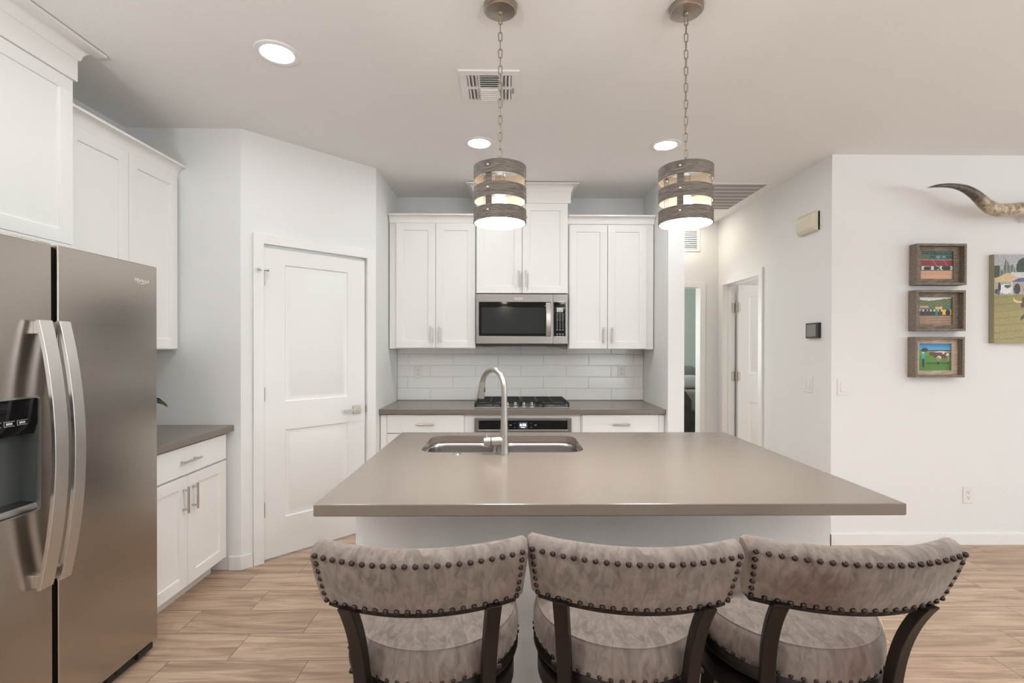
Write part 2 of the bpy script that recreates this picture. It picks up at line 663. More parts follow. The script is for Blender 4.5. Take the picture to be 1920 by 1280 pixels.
def wallbox(name, boxes, m='wall', bevel=0):
    b = MB()
    for bx in boxes:
        b.box(*bx)
    return struct(b.build(name, M[m], weld=False, bevel=bevel))


fl = MB().box(-2.5, 7.0, -4.75, 8.2, -.12, 0)
struct(fl.build('floor', M['floor']))
struct(MB().box(-2.5, 7.0, -4.75, 8.2, HZ, HZ + .12).build('ceiling', M['ceil']))
wallbox('wall_left', [(WL - .12, WL, -4.62, PY + .12, 0, HZ)])
wallbox('wall_pantry_front', [(WL, AX, PY, PY + .115, 0, HZ)])
# diagonal pantry wall with its door opening (local x runs along the wall)
DL = (NL - AX) * math.sqrt(2)
dg_ = Matrix.Translation((AX, PY, 0)) @ Matrix.Rotation(PI / 4, 4, 'Z')
b = MB()
b.M = dg_
b.box(0, .125, 0, .115, 0, HZ)
b.box(.861, DL, 0, .115, 0, HZ)
b.box(.125, .861, 0, .115, 2.052, HZ)
struct(b.build('wall_pantry_diagonal', M['wall']))
wallbox('wall_niche_left', [(NL - .115, NL, BY, WB, 0, HZ)])
wallbox('wall_back', [(NL - .115, NR + .02, WB, WB + .12, 0, HZ)])
wallbox('wall_hall_left', [(NR, SX, SY, HB, 0, HZ)])
HD0, HD1 = 1.46, 2.090                        # doorway in the hall end wall
wallbox('wall_hall_end', [(SX - .12, HD0, HB, HB + .115, 0, HZ), (HD1, RX + .115, HB, HB + .115, 0, HZ), (HD0, HD1, HB, HB + .115, 2.04, HZ)])
RD0, RD1 = 4.335, 5.078                       # doorway in the hall right wall
wallbox('wall_hall_right', [(RX, RX + .115, RY, RD0, 0, HZ), (RX, RX + .115, RD1, HB, 0, HZ), (RX, RX + .115, RD0, RD1, 2.048, HZ)])
wallbox('wall_right', [(RX + .115, LX2 + .12, RY, RY + .115, 0, HZ)])
wallbox('wall_far_right', [(LX2, LX2 + .12, -4.62, -1.1, 0, HZ), (LX2, LX2 + .12, 1.5, RY, 0, HZ), (LX2, LX2 + .12, -1.1, 1.5, 0, .7), (LX2, LX2 + .12, -1.1, 1.5, 2.2, HZ)])
wallbox('wall_rear', [(WL, 2.0, RM - .12, RM, 0, HZ), (6.2, LX2, RM - .12, RM, 0, HZ), (2.0, 6.2, RM - .12, RM, 2.3, HZ), (2.0, 6.2, RM - .12, RM, 0, .06)])
# rooms off the hall
wallbox('wall_bedroom', [(.0, 3.6, 7.9, 8.02, 0, HZ), (3.5, 3.62, HB + .115, 7.9, 0, HZ), (-.1, .02, HB + .115, 8.02, 0, .9), (-.1, .02, HB + .115, 6.7, .9, 2.2), (-.1, .02, HB + .115, 8.02, 2.2, HZ)], 'teal')
wallbox('wall_side_room', [(RX + .115, 5.2, HB - .02, HB + .1, 0, HZ), (5.05, 5.17, RY + .115, HB, 0, .8), (5.05, 5.17, RY + .115, HB, 2.2, HZ)])
# windows behind the camera
for nm, args in (('window_1', [(2.0, 2.06, .06, 2.3), (6.14, 6.2, .06, 2.3), (4.07, 4.13, .06, 2.3), (2.06, 6.14, 2.24, 2.3), (2.06, 6.14, .06, .12)]),):
    b = MB()
    for x0, x1, z0, z1 in args:
        b.box(x0, x1, RM - .1, RM - .03, z0, z1)
    struct(b.build(nm, M['trim'], weld=False))
b = MB()
for y0, y1, z0, z1 in ((-1.1, -1.05, .7, 2.2), (1.45, 1.5, .7, 2.2), (.18, .22, .7, 2.2), (-1.05, 1.45, .7, .75), (-1.05, 1.45, 2.15, 2.2)):
    b.box(LX2 + .03, LX2 + .09, y0, y1, z0, z1)
struct(b.build('window_2', M['trim'], weld=False))


# baseboards and casings
def board(name, segs, h=.083, t=.013):
    """segs: (p0, p1) on the floor with the room on the left-hand side of p0->p1"""
    b = MB()
    for (x0, y0), (x1, y1) in segs:
        d = Vector((x1 - x0, y1 - y0, 0))
        n = Vector((-d.y, d.x, 0)).normalized()
        c = Vector(((x0 + x1) / 2, (y0 + y1) / 2, h / 2)) + n * t / 2
        b.obox(c, d, n, (0, 0, 1), d.length / 2, t / 2, h / 2)
    return struct(b.build(name, M['trim'], bevel=.003, weld=False))


s2 = math.sqrt(.5)
board('baseboard_left', [((AX + .005, PY), (-1.72, PY)), ((AX + .066 * s2, PY + .066 * s2), (AX - .004, PY - .004))], h=.087)
board('baseboard_right', [((6.7, RY), (RX - .013, RY)), ((RX, RY - .013), (RX, RD0 - .075)), ((RX, RD1 + .06), (RX, HB))])
board('baseboard_hall', [((RX, HB), (HD1 + .08, HB)), ((SX, HB), (SX, SY)), ((SX, SY), (NR + .05, SY))])


def casing(name, w, h, cw, mtx, t=.016, depth=.115, right=None):
    """flat door casing around an opening x 0..w (wall face at y=0, room at -y) with the jamb lining"""
    b = MB()
    b.M = mtx
    rw = cw if right is None else right
    pts = [(-cw, 0), (-cw, h + cw), (w + rw, h + cw), (w + rw, 0), (w, 0), (w, h), (0, h), (0, 0)]
    fr = [(x, -t, z) for x, z in pts]
    bk = [(x, -.0005, z) for x, z in pts]
    n = len(pts)
    fs = [(0, 1, 6, 7), (1, 2, 5, 6), (2, 3, 4, 5)]
    fs += [tuple(i + n for i in reversed(f)) for f in fs]
    fs += [(i, (i + 1) % n, (i + 1) % n + n, i + n) for i in range(n)]
    b.add(fr + bk, fs)
    b.box(-.012, 0.0, -.0004, depth, 0, h + .012)
    b.box(w, w + .012, -.0004, depth, 0, h + .012)
    b.box(0, w, -.0004, depth, h, h + .012)
    return struct(b.build(name, M['trim'], weld=False, bevel=.0025))


m_diag = dg_ @ Matrix.Translation((.131, 0, 0))
casing('trim_1', .724, 2.044, .063, m_diag, right=.07)
m_hallr = Matrix.Translation((RX, RD1 - .012, 0)) @ Matrix.Rotation(-PI / 2, 4, 'Z')
casing('trim_2', RD1 - RD0 - .024, 2.036, .062, m_hallr)
m_halle = Matrix.Translation((HD0 + .012, HB, 0))
casing('trim_3', HD1 - HD0 - .024, 2.028, .056, m_halle)
# stop moulding on the far jamb of the hall right doorway
b = MB()
b.M = m_hallr
b.box(.0, .011, .045, .075, 0, 2.036)
b.box(.012, RD1 - RD0 - .036, .045, .075, 2.025, 2.036)
struct(b.build('trim_4', M['trim'], weld=False))


# ------------------------------------------------------------------ doors
RAISED = [(.006, .007), (.022, .009), (.040, .003)]


def lever(parent, loc, direction=-1):
    h = MB()
    h.box(-.03, .03, -.008, 0, -.03, .03)
    o = h.build('door_handle', M['nickel'], parent, bevel=.002)
    o.location = loc
    l = MB()
    l.cyl((0, -.008, 0), (0, -.045, 0), .010)
    l.box(*sorted((0.012 * -direction, .115 * direction)), -.052, -.040, -.009, .009)
    l.build('lever', M['nickel'], o, bevel=.002)
    return o


d1 = sgroup('door_1')
d1.matrix_world = m_diag
sl = MB().slab(.715, 2.025, .035, [(.135, .578, 1.013, 1.915), (.135, .578, .248, .826)], RAISED)
leaf = sl.build('door_leaf', M['door'], d1, bevel=.0015)
leaf.location = (.0045, .012, .011)
lever(d1, (.650, .012, .925))
b = MB()
b.box(.722, .7235, -.004, .012, .90, .95)
b.build('strike_plate', M['nickel'], d1)
for i, z in enumerate((1.826, 1.081, .335)):
    h = MB()
    h.cyl((0, -.004, -.045), (0, -.004, .045), .0075, n=12)
    h.box(0, .012, .0085, .0125, -.044, .044)
    o = h.build('hinge', M['nickel'], d1)
    o.location = (.001, 0, z)
    if i == 0:
        p = MB()
        p.cyl((0, .002, .048), (-.035, -.030, .048), .0035, n=10)
        p.cyl((-.033, -.028, .048), (-.040, -.035, .048), .008, n=12)
        p.cyl((0, .002, .048), (.022, -.02, .048), .0035, n=10)
        p.cyl((.020, -.018, .048), (.026, -.024, .048), .007, n=12)
        p.build('door_stop', M['nickel'], o)
        o['label'] = 'top hinge with a pin door stop'

d2 = sgroup('door_2')      # open leaf in the hall right doorway, swung into the side room
d2.location = (RX + .118, RD1 - .020, 0)
sl = MB().slab(.715, 2.02, .035, [(.115, .60, 1.10, 1.90), (.115, .60, .21, .80)], RAISED)
leaf = sl.build('door_leaf', M['door'], d2, bevel=.0015)
leaf.location = (.012, -.037, .011)
for z in (1.80, 1.085, .30):
    h = MB()
    h.cyl((.002, -.030, -.05), (.002, -.030, .05), .006, n=12)
    h.box(-.032, .000, -.0005, .004, -.048, .048)
    h.box(.010, .034, -.0405, -.0365, -.048, .048)
    o = h.build('hinge', M['nickel'], d2)
    o.location = (0, 0, z)
h = lever(d2, (.655, -.037, .925))

# ------------------------------------------------------------------ cabinets (local: x across, front face frame at y=0, depth to +y)
SH = [(.0015, .001), (.0025, .0085)]


def handle_bar(parent, c, length, vertical=True, name='bar_handle'):
    h = MB()
    if vertical:
        h.cyl((0, -.030, -length / 2), (0, -.030, length / 2), .0058, n=14)
        for s in (-1, 1):
            h.cyl((0, 0, s * length * .36), (0, -.030, s * length * .36), .0048, n=12)
    else:
        h.cyl((-length / 2, -.030, 0), (length / 2, -.030, 0), .0058, n=14)
        for s in (-1, 1):
            h.cyl((s * length * .36, 0, 0), (s * length * .36, -.030, 0), .0048, n=12)
    o = h.build(name, M['nickel'], parent, label='satin nickel bar handle')
    o.location = c
    return o


def cab_door(parent, x0, x1, z0, z1, hx=None, hz=None, stile=.062, hl=.14):
    w_, h_ = x1 - x0, z1 - z0
    sl = MB().slab(w_, h_, .019, [(stile, w_ - stile, stile - .004, h_ - stile + .004)], SH)
    o = sl.build('door', M['cab'], parent, bevel=.0012)
    o.location = (x0, -.0205, z0)
    if hx is not None:
        handle_bar(o, (hx - x0, 0, hz - z0), hl)
    return o


def cab_drawer(parent, x0, x1, z0, z1, hl=.14):
    w_, h_ = x1 - x0, z1 - z0
    sl = MB().slab(w_, h_, .019, [], [])
    o = sl.build('drawer', M['cab'], parent, bevel=.0015)
    o.location = (x0, -.0205, z0)
    handle_bar(o, (w_ / 2, 0, h_ / 2), hl, False)
    return o


def crown(parent, x0, x1, yb, z0, prof, left=True, right=True, front=-.0, name='crown_molding'):
    """moulding swept round left, front and right; prof = [(projection, height)] closed section"""
    b = MB()
    path = []
    if left:
        path.append(lambda o: (x0 - o, yb))
        path.append(lambda o: (x0 - o, front - o))
    else:
        path.append(lambda o: (x0, front - o))
    if right:
        path.append(lambda o: (x1 + o, front - o))
        path.append(lambda o: (x1 + o, yb))
    else:
        path.append(lambda o: (x1, front - o))
    loops = [[(*p(o), z0 + z) for o, z in prof] for p in path]
    b.loft(loops)
    return b.build(name, M['cab'], parent, smooth=50)


COVE = [(0, 0), (.006, 0), (.010, .010)] + [(.010 + .045 * (1 - math.cos(a)), .010 + .050 * math.sin(a)) for a in [PI / 2 * k / 7 for k in range(1, 8)]] + [(.062, .058), (.062, .070), (0, .070)]


def scale_prof(p, so, sz):
    return [(o * so, z * sz) for o, z in p]


# --- uppers in the niche
ZU = 1.372
g_up = 'white shaker wall cabinets of the range niche'
c = thing('wall_cabinet', 'tall white wall cabinet left of the microwave in the range niche', 'cabinet', (-.922, 4.087, ZU), 0, g_up)
MB().box(-.058, .664, 0, .32, 0, 1.055).build('body', M['cab'], c, bevel=.001)
cab_door(c, .002, .330, .006, 1.046, .296, .116, hl=.135)
cab_door(c, .333, .661, .006, 1.046, .367, .116, hl=.135)
crown(c, -.058, .666, .32, 1.050, scale_prof(COVE, .85, .95), False, False, front=-.004)
c = thing('wall_cabinet', 'tall white wall cabinet right of the microwave in the range niche', 'cabinet', (.523, 4.087, ZU - .004), 0, g_up)
MB().box(-.008, .716, 0, .32, 0, 1.055).build('body', M['cab'], c, bevel=.001)
cab_door(c, .002, .323, .006, 1.042, .290, .116, hl=.135)
cab_door(c, .327, .652, .006, 1.042, .361, .116, hl=.135)
crown(c, -.008, .720, .32, 1.050, scale_prof(COVE, .85, .95), False, False, front=-.004)
c = thing('wall_cabinet', 'raised white wall cabinet with stepped crown directly above the microwave', 'cabinet', (-.251, 4.050, 1.831), 0, g_up)
MB().box(0, .762, 0, .36, 0, .78).build('body', M['cab'], c, bevel=.001)
cab_door(c, .003, .379, .002, .745, .352, .117, hl=.135)
cab_door(c, .383, .759, .002, .745, .412, .117, hl=.135)
crown(c, 0, .762, .36, .746, [(0, 0), (.022, 0), (.022, .096), (0, .096)], front=-.001, name='frieze')
crown(c, 0, .762, .36, .842, [(o + .020, z) for o, z in scale_prof(COVE, 1.0, .82)] + [(0, .0558), (0, 0)], front=-.001)

# --- base run in the niche
g_b = 'white base cabinets of the range niche'
yb0 = 3.821
c = thing('base_cabinet', 'white drawer base cabinet left of the built-in oven', 'cabinet', (NL + .003, yb0, 0), 0, g_b)
b = MB().box(0, .657, 0, .59, .10, .8630)
b.box(.0, .657, .07, .59, 0, .10)
b.build('body', M['cab'], c, bevel=.001, weld=False)
b = MB().slab(.050, .75, .015, [], []).build('filler_strip', M['cab'], c, bevel=.001)
b.location = (.003, -.0155, .105)
cab_drawer(c, .056, .655, .714, .857)
cab_drawer(c, .056, .655, .415, .707)
cab_drawer(c, .056, .655, .112, .408)
c = thing('base_cabinet', 'white drawer base cabinet right of the built-in oven', 'cabinet', (.588, yb0, 0), 0, g_b)
b = MB().box(0, .656, 0, .59, .10, .8630)
b.box(.0, .656, .07, .59, 0, .10)
b.build('body', M['cab'], c, bevel=.001, weld=False)
b = MB().slab(.043, .75, .015, [], []).build('filler_strip', M['cab'], c, bevel=.001)
b.location = (.612, -.0155, .105)
cab_drawer(c, .010, .609, .714, .857)
cab_drawer(c, .010, .609, .415, .707)
cab_drawer(c, .010, .609, .112, .408)
c = thing('oven_cabinet', 'white cabinet panel framing the built-in oven under the cooktop', 'cabinet', (-.327, yb0, 0), 0, g_b)
b = MB()
b.box(0, .078, -.001, .59, .10, .8630)
b.box(.837, .912, -.001, .59, .10, .8630)
b.box(.078, .837, -.001, .59, .830, .8630)
b.box(.078, .837, -.001, .59, .10, .13)
b.box(0, .912, .07, .59, 0, .10)
b.build('body', M['cab'], c, weld=False)
o = thing('wall_oven', 'stainless built-in oven with black control strip below the cooktop', 'oven', (-.2475, yb0, .132))
MB().box(.001, .756, 0, .55, 0, .696).build('body', M['side_grey'], o)
b = MB().slab(.757, .107, .026, [(.029, .729, .016, .092)], [(.0025, .0022)])
p = b.build('control_panel', M['steel'], o, bevel=.0015)
p.location = (0, -.0285, .590)
MB().box(.0325, .7255, .0005, .0017, .0195, .0885).build('control_glass', M['blackglass'], p)
MB().box(.345, .413, -.0003, .0004, .030, .078).build('screen', M['display_bg'], p)
t = text_mesh('clock_digits', '6:56', .030, M['display_on'], p, (.379, -.0006, .056), (PI / 2, 0, 0), .0002)
b = MB()
b.box(.362, .396, -.0008, -.0004, .0355, .0375)
b.build('clock_bar', M['display_on'], p)
for x, z, hx_, hz_ in ((.315, .068, .004, .002), (.315, .038, .004, .002), (.443, .068, .004, .002), (.28, .055, .009, .005), (.476, .055, .009, .005)):
    MB().box(x - hx_, x + hx_, 0, .0004, z - hz_, z + hz_).build('touch_key', M['greyplastic'], p)
MB().box(.439, .447, 0, .0004, .0365, .0395).build('indicator', M['green_led'], p)
b = MB().slab(.757, .565, .035, [(.06, .697, .08, .40)], [(.004, .003)])
p = b.build('oven_door', M['steel'], o, bevel=.002)
p.location = (0, -.0375, .018)
MB().box(.064, .693, .0008, .0026, .084, .396).build('window', M['blackglass'], p)
b = MB().cyl((.04, -.05, .50), (.717, -.05, .50), .012)
for x in (.08, .677):
    b.cyl((x, 0, .50), (x, -.05, .50), .008)
b.build('handle', M['handle_steel'], p)

# --- base and uppers along the left wall (rotated to face +x)
g_l = 'white shaker cabinets along the refrigerator wall'
RZ = PI / 2
c = thing('base_cabinet', 'white base cabinet with drawer and two doors beside the refrigerator', 'cabinet', (-1.735, 2.268, 0), RZ, g_l)
b = MB().box(0, .728, 0, .61, .098, .8630)
b.box(.0, .728, .075, .61, 0, .098)
b.build('body', M['cab'], c, bevel=.001, weld=False)
cab_drawer(c, .006, .724, .703, .852, .15)
cab_door(c, .006, .3635, .102, .693, .327, .574, .064, .14)
cab_door(c, .3665, .724, .102, .693, .404, .574, .064, .14)
c = thing('wall_cabinet', 'white two-door wall cabinet over the short left counter', 'cabinet', (-2.046, 2.256, 1.368), RZ, g_l)
MB().box(-.050, .772, 0, .298, 0, 1.062).build('body', M['cab'], c, bevel=.001)
cab_door(c, .003, .3755, .006, 1.054, None, None)
cab_door(c, .3785, .763, .006, 1.054, None, None)
crown(c, -.050, .776, .298, 1.056, scale_prof(COVE, 1.0, 1.05), False, False, front=-.004)
c = thing('wall_cabinet', 'deep white wall cabinet with stepped crown above the refrigerator', 'cabinet', (-1.956, 1.28, 1.835), RZ, g_l)
MB().box(0, .920, 0, .395, 0, .80).build('body', M['cab'], c, bevel=.001)
cab_door(c, .003, .4585, .004, .7382, None, None)
cab_door(c, .4615, .917, .004, .7382, None, None)
MB().box(0, .920, -.0205, .395, -.066, .0025).build('filler_strip', M['cab'], c, bevel=.001)
crown(c, 0, .920, .395, .739, [(0, 0), (.010, 0), (.010, .094), (0, .094)], front=-.0205, name='frieze')
crown(c, 0, .920, .395, .833, [(o + .008, z) for o, z in scale_prof(COVE, 1.18, .93)] + [(0, .0632), (0, 0)], front=-.0205)

# ------------------------------------------------------------------ counters
ZC = .9017


def slab_top(name, label, x0, x1, y0, y1):
    o = MB().box(x0, x1, y0, y1, ZC - .038, ZC).build(name, M['quartz'], None, bevel=.003, seg=3)
    return tag(o, label, 'countertop')


slab_top('countertop', 'taupe quartz worktop across the range niche under the cooktop', NL + .001, NR - .001, 3.7733, WB - .001)
slab_top('countertop', 'short taupe quartz worktop on the left wall beside the refrigerator', WL + .001, -1.6895, 2.262, PY - .001)

# island
IL, IR, IF, IB = -.5942, 1.2516, 1.5034, 2.7712
HX0, HX1, HY0, HY1, HRD = -.402, .368, 2.243, 2.662, .075


def rr_dist(x, y, hx, hy, r):
    qx, qy = abs(x) - hx + r, abs(y) - hy + r
    return math.hypot(max(qx, 0), max(qy, 0)) + min(max(qx, qy), 0) - r


def rr_hit(a, hx, hy, r):
    lo, hi = 0, hx + hy
    for _ in range(40):
        m_ = (lo + hi) / 2
        if rr_dist(m_ * math.cos(a), m_ * math.sin(a), hx, hy, r) < 0:
            lo = m_
        else:
            hi = m_
    return lo


hcx, hcy, hhx, hhy = (HX0 + HX1) / 2, (HY0 + HY1) / 2, (HX1 - HX0) / 2, (HY1 - HY0) / 2
angs = [2 * PI * k / 120 for k in range(120)]
for X_, Y_ in ((IL, IF), (IR, IF), (IR, IB), (IL, IB)):
    angs.append(math.atan2(Y_ - hcy, X_ - hcx) % (2 * PI))
angs.sort()
inn, out = [], []
for a in angs:
    r = rr_hit(a, hhx, hhy, HRD)
    inn.append((hcx + r * math.cos(a), hcy + r * math.sin(a)))
    ca, sa = math.cos(a), math.sin(a)
    ts = []
    if ca > 1e-9: ts.append((IR - hcx) / ca)
    if ca < -1e-9: ts.append((IL - hcx) / ca)
    if sa > 1e-9: ts.append((IB - hcy) / sa)
    if sa < -1e-9: ts.append((IF - hcy) / sa)
    t = min(ts)
    out.append((hcx + t * ca, hcy + t * sa))
E_ = .003
top_in = [(x, y, ZC) for x, y in inn]
shr = lambda x, y, e: (min(max(x, IL + e), IR - e), min(max(y, IF + e), IB - e))
b = MB()
b.loft([[(x, y, ZC - .038) for x, y in inn],
        top_in,
        [(*shr(x, y, E_), ZC) for x, y in out],
        [(*shr(x, y, E_ * .3), ZC - E_ * .3) for x, y in out],
        [(x, y, ZC - E_) for x, y in out],
        [(x, y, ZC - .038 + E_) for x, y in out],
        [(*shr(x, y, E_), ZC - .038) for x, y in out],
        [(x, y, ZC - .038) for x, y in inn]], True, False, False)
tag(b.build('countertop', M['quartz'], None, smooth=18), 'large taupe quartz island worktop holding the sink and faucet', 'countertop')

isl = thing('kitchen_island', 'white island base under the large worktop, behind the stools', 'kitchen island', (0, 0, 0))
b = MB()
b.box(-.568, 1.2375, 1.84, 1.955, 0, .8632)
b.build('pony_wall', M['wall'], isl, weld=False, label='textured white half wall facing the stools')
b = MB()
b.box(-.566, -.548, 1.955, 2.72, 0, .8632)
b.box(1.212, 1.230, 1.955, 2.72, 0, .8632)
b.box(-.548, 1.212, 1.955, 2.66, 0, .10)
b.box(-.548, 1.212, 1.955, 2.72, .10, .118)
b.box(-.43, -.412, 1.955, 2.72, .118, .8632)
b.box(.376, .394, 1.955, 2.72, .118, .8632)
b.build('body', M['cab'], isl, weld=False)
isl_rot = Matrix.Rotation(PI, 4, 'Z')
for i, (x0, x1) in enumerate(((-1.205, -.80), (-.796, -.392), (-.388, .008), (.012, .412), (.43, .545))):
    w_ = x1 - x0
    o = MB().slab(w_, .74, .019, [(.06, w_ - .06, .06, .68)] if w_ > .2 else [], SH).build('door', M['cab'], isl, bevel=.001)
    o.rotation_euler = (0, 0, PI)
    o.location = (-x0, 2.7405, .112)
    if w_ > .2:
        handle_bar(o, (w_ / 2 + (.14 if i % 2 == 0 else -.14), 0, .60), .14)

# sink
sk = thing('sink', 'undermount stainless double-bowl sink in the island worktop', 'sink', (0, 0, 0))


def rrect(cx, cy, hx, hy, r, z, n=10):
    pts = []
    for k, (sx, sy) in enumerate(((1, 1), (-1, 1), (-1, -1), (1, -1))):
        for j in range(n + 1):
            a = k * PI / 2 + j * PI / 2 / n
            pts.append((cx + sx * (hx - r) + r * math.cos(a), cy + sy * (hy - r) + r * math.sin(a), z))
    return pts


zr = ZC - .0385
for bx0, bx1, lab in ((-.408, -.066, 'left bowl'), (-.030, .374, 'right bowl')):
    cx, hx = (bx0 + bx1) / 2, (bx1 - bx0) / 2
    cyy, hy = (HY0 + HY1) / 2, (HY1 - HY0) / 2 + .006
    b = MB()
    R0 = .075
    lo = [rrect(cx, cyy, hx + .0165, hy + .0165, R0 + .0165, zr - .004), rrect(cx, cyy, hx + .0165, hy + .0165, R0 + .0165, zr),
          rrect(cx, cyy, hx + .002, hy + .002, R0, zr), rrect(cx, cyy, hx - .002, hy - .002, R0, zr - .004)]
    for k in range(1, 9):
        lo.append(rrect(cx, cyy, hx - .002 - .006 * k / 8, hy - .002 - .006 * k / 8, R0, zr - .004 - .15 * k / 8))
    for k in range(1, 7):
        a = PI / 2 * k / 6
        q = .035 * (1 - math.cos(a))
        lo.append(rrect(cx, cyy, hx - .008 - q, hy - .008 - q, max(R0 - q * .6, .03), zr - .154 - .035 * math.sin(a)))
    lo.append(rrect(cx, cyy, .05, .05, .045, zr - .193))
    b.loft(lo, True, False, True)
    bowl = b.build('bowl', M['sink'], sk, smooth=60)
    b = MB().lathe([(.0, -.004), (.026, -.004), (.032, .0), (.043, .002), (.045, .0)], (cx, cyy, zr - .1925), cap0=False, cap1=False)
    b.build('drain', M['chrome'], bowl)

# faucet
FX, FY = -.009, 2.196
fa = thing('faucet', 'tall brushed nickel pull-down faucet standing at the island sink', 'faucet', (FX, FY, ZC), 0)
M['faucet'] = mat('brushed_nickel', (.46, .44, .415), .33, 1)
MB().lathe([(.0, 0), (.0205, 0), (.0205, .006), (.0195, .012), (.0185, .05), (.0165, .12), (.0145, .19), (.0138, .215), (.0138, .222), (.0, .222)], n=32, cap0=False, cap1=False).build('body', M['faucet'], fa)
dirv = Vector((-.115, .145, 0))
reach = dirv.length
dirv.normalize()
Rr = reach / 2 * .93
pts = [Vector((0, 0, .222)), Vector((0, 0, .26)), Vector((0, 0, .295))]
zc = .295
for k in range(1, 17):
    a = PI * k / 16 * .92
    pts.append(dirv * (Rr - Rr * math.cos(a)) + Vector((0, 0, zc + Rr * math.sin(a))))

MB().tube(pts, .0128, 20).build('spout', M['faucet'], fa, smooth=60)
e = pts[-1]
hd = (Vector((0, 0, -1)) + dirv * .22).normalized()
b = MB()
b.tube([e - hd * .004, e + hd * .001, e + hd * .0012, e + hd * .040, e + hd * .066, e + hd * .077, e + hd * .078], [.0134, .0134, .0142, .0165, .0185, .0185, .014], 24)
b.build('spray_head', M['faucet'], fa, smooth=50)
b = MB()
b.obox(e + hd * .035 + Vector((.0145, -.004, 0)), (1, 0, 0), (0, 1, 0), (0, 0, 1), .0035, .005, .012)
b.build('spray_button', M['blackplastic'], fa, bevel=.002)
b = MB().cyl((-.008, 0, .062), (-.058, 0, .060), .0195, .0190, 28)
hub = b.build('valve_hub', M['faucet'], fa, bevel=.002)
b = MB()
b.cyl((-.058, 0, .060), (-.0605, 0, .060), .017, n=28)
b.build('seam_ring', M['black_edge'], hub)
b = MB()
b.cyl((-.0605, 0, .060), (-.092, 0, .0595), .0190, .0182, 28)
b.tube([(-.078, 0, .074), (-.079, .012, .079), (-.080, .060, .080)], [.0055, .005, .0045], 14)
b.build('lever', M['faucet'], hub, bevel=.001)
b = MB().lathe([(.0, 0), (.021, 0), (.021, .003), (.019, .005), (.012, .005), (.012, .007), (.0, .0075)], (0, 0, 0), cap0=False, cap1=False)
o = b.build('air_switch_button', M['chrome'])
o.location = (-.222, 2.196, ZC)
tag(o, 'small round chrome button set in the worktop left of the faucet', 'button')

# ------------------------------------------------------------------ cooktop
ck = thing('gas_cooktop', 'stainless gas cooktop with black iron grates on the niche worktop', 'cooktop', (-.25, 3.825, ZC))
b = MB().box(0, .748, 0, .525, 0, .009)
b.build('tray', M['steel'], ck, bevel=.003)
for gx0, gx1, sgn in ((.004, .366, -1), (.382, .744, 1)):
    b = MB()
    z0, z1 = .030, .044
    cut = .225
    # outline with the front inner corner cut away for the knobs and the front outer corner sloping
    if sgn < 0:
        ring = [(gx0, .03), (gx0 + .20, .03), (gx0 + .235, .105), (gx1, .105), (gx1, .505), (gx0, .505)]
    else:
        ring = [(gx0, .105), (gx1 - .235, .105), (gx1 - .20, .03), (gx1, .03), (gx1, .505), (gx0, .505)]

    def bar(p, q, zt=z1, zb=z0, wd=.006):
        p, q = Vector((*p, 0)), Vector((*q, 0))
        d = q - p
        nrm = Vector((-d.y, d.x, 0)).normalized()
        b.obox((p + q) / 2 + Vector((0, 0, (zt + zb) / 2)), d, nrm, (0, 0, 1), d.length / 2 + wd, wd, (zt - zb) / 2)
    for k in range(len(ring)):
        bar(ring[k], ring[(k + 1) % len(ring)])
    for y in (.20, .30, .40):
        bar((gx0, y), (gx1, y))
    mx_ = (gx0 + gx1) / 2
    for x in (gx0 + .12, gx0 + .24):
        bar((x, .105), (x, .505))
    for x, y in ring + [(gx0, .28), (gx1, .28)]:
        b.box(x - .007, x + .007, y - .007, y + .007, .009, z1)
    b.build('grate', M['iron'], ck, weld=False, bevel=.0015)
for x, y, r in ((.11, .14, .036), (.18, .38, .045), (.60, .15, .05), (.57, .39, .036)):
    b = MB().lathe([(r * 1.25, 0), (r * 1.25, .006), (r * .95, .010), (r * .95, .014), (r * .2, .014)], (x, y, .009), n=28)
    o = b.build('burner', M['steel'], ck)
    MB().lathe([(r * .92, .0145), (r * .92, .020), (r * .8, .0235), (0.002, .024)], (x, y, .009), n=28).build('burner_cap', M['iron'], o)
for x in (.258, .322, .390, .454):
    b = MB().lathe([(.021, 0), (.021, .006), (.016, .009), (.0125, .012), (.0115, .030), (.009, .033), (.001, .033)], (x, .052, .009), n=24)
    b.box(x - .004, x + .004, .033, .071, .018, .0435)
    b.build('knob', M['chrome'], ck, weld=False)

# ------------------------------------------------------------------ microwave
mwv = thing('microwave', 'stainless over-the-range microwave with black glass door', 'microwave', (-.2515, 4.027, 1.392))
MW, MH = .759, .432
b = MB().box(.002, MW - .002, .022, .372, .020, MH)
b.box(.012, MW - .012, .010, .372, .0, .0205)
b.build('body', M['blackplastic'], mwv, weld=False)
b = MB().slab(.637, MH - .022, .022, [(.021, .619, .061, .346)], [(.002, .002)])
p = b.build('door', M['steel'], mwv, bevel=.002)
p.location = (0, 0, .022)
MB().box(.0232, .6168, .0004, .0018, .0632, .3438).build('door_glass', M['blackglass'], p)
MB().box(.045, .585, .0001, .0003, .085, .30).build('viewing_window', M['smokeglass'], p)
b = MB()
for k in range(13):
    pass
hp = []
for k in range(11):
    t = k / 10
    hp.append((.597, -.012 - .030 * math.sin(PI * t) ** .8, .066 + .274 * t))
lp = []
for x, y, z in hp:
    lp.append([(x - .0185, y, z), (x + .0185, y, z), (x + .0185, y + .009, z), (x - .0185, y + .009, z)])
b = MB().loft(lp)
for z in (.074, .332):
    b.box(.585, .609, -.014, .001, z - .008, z + .008)
b.build('handle', M['handle_steel'], p, weld=False, bevel=.0015)
t = text_mesh('brand_lettering', 'Whirlpool', .017, M['logo'], p, (.352, -.0006, .376), (PI / 2, 0, 0), .0004, shear=.15)
b = MB()
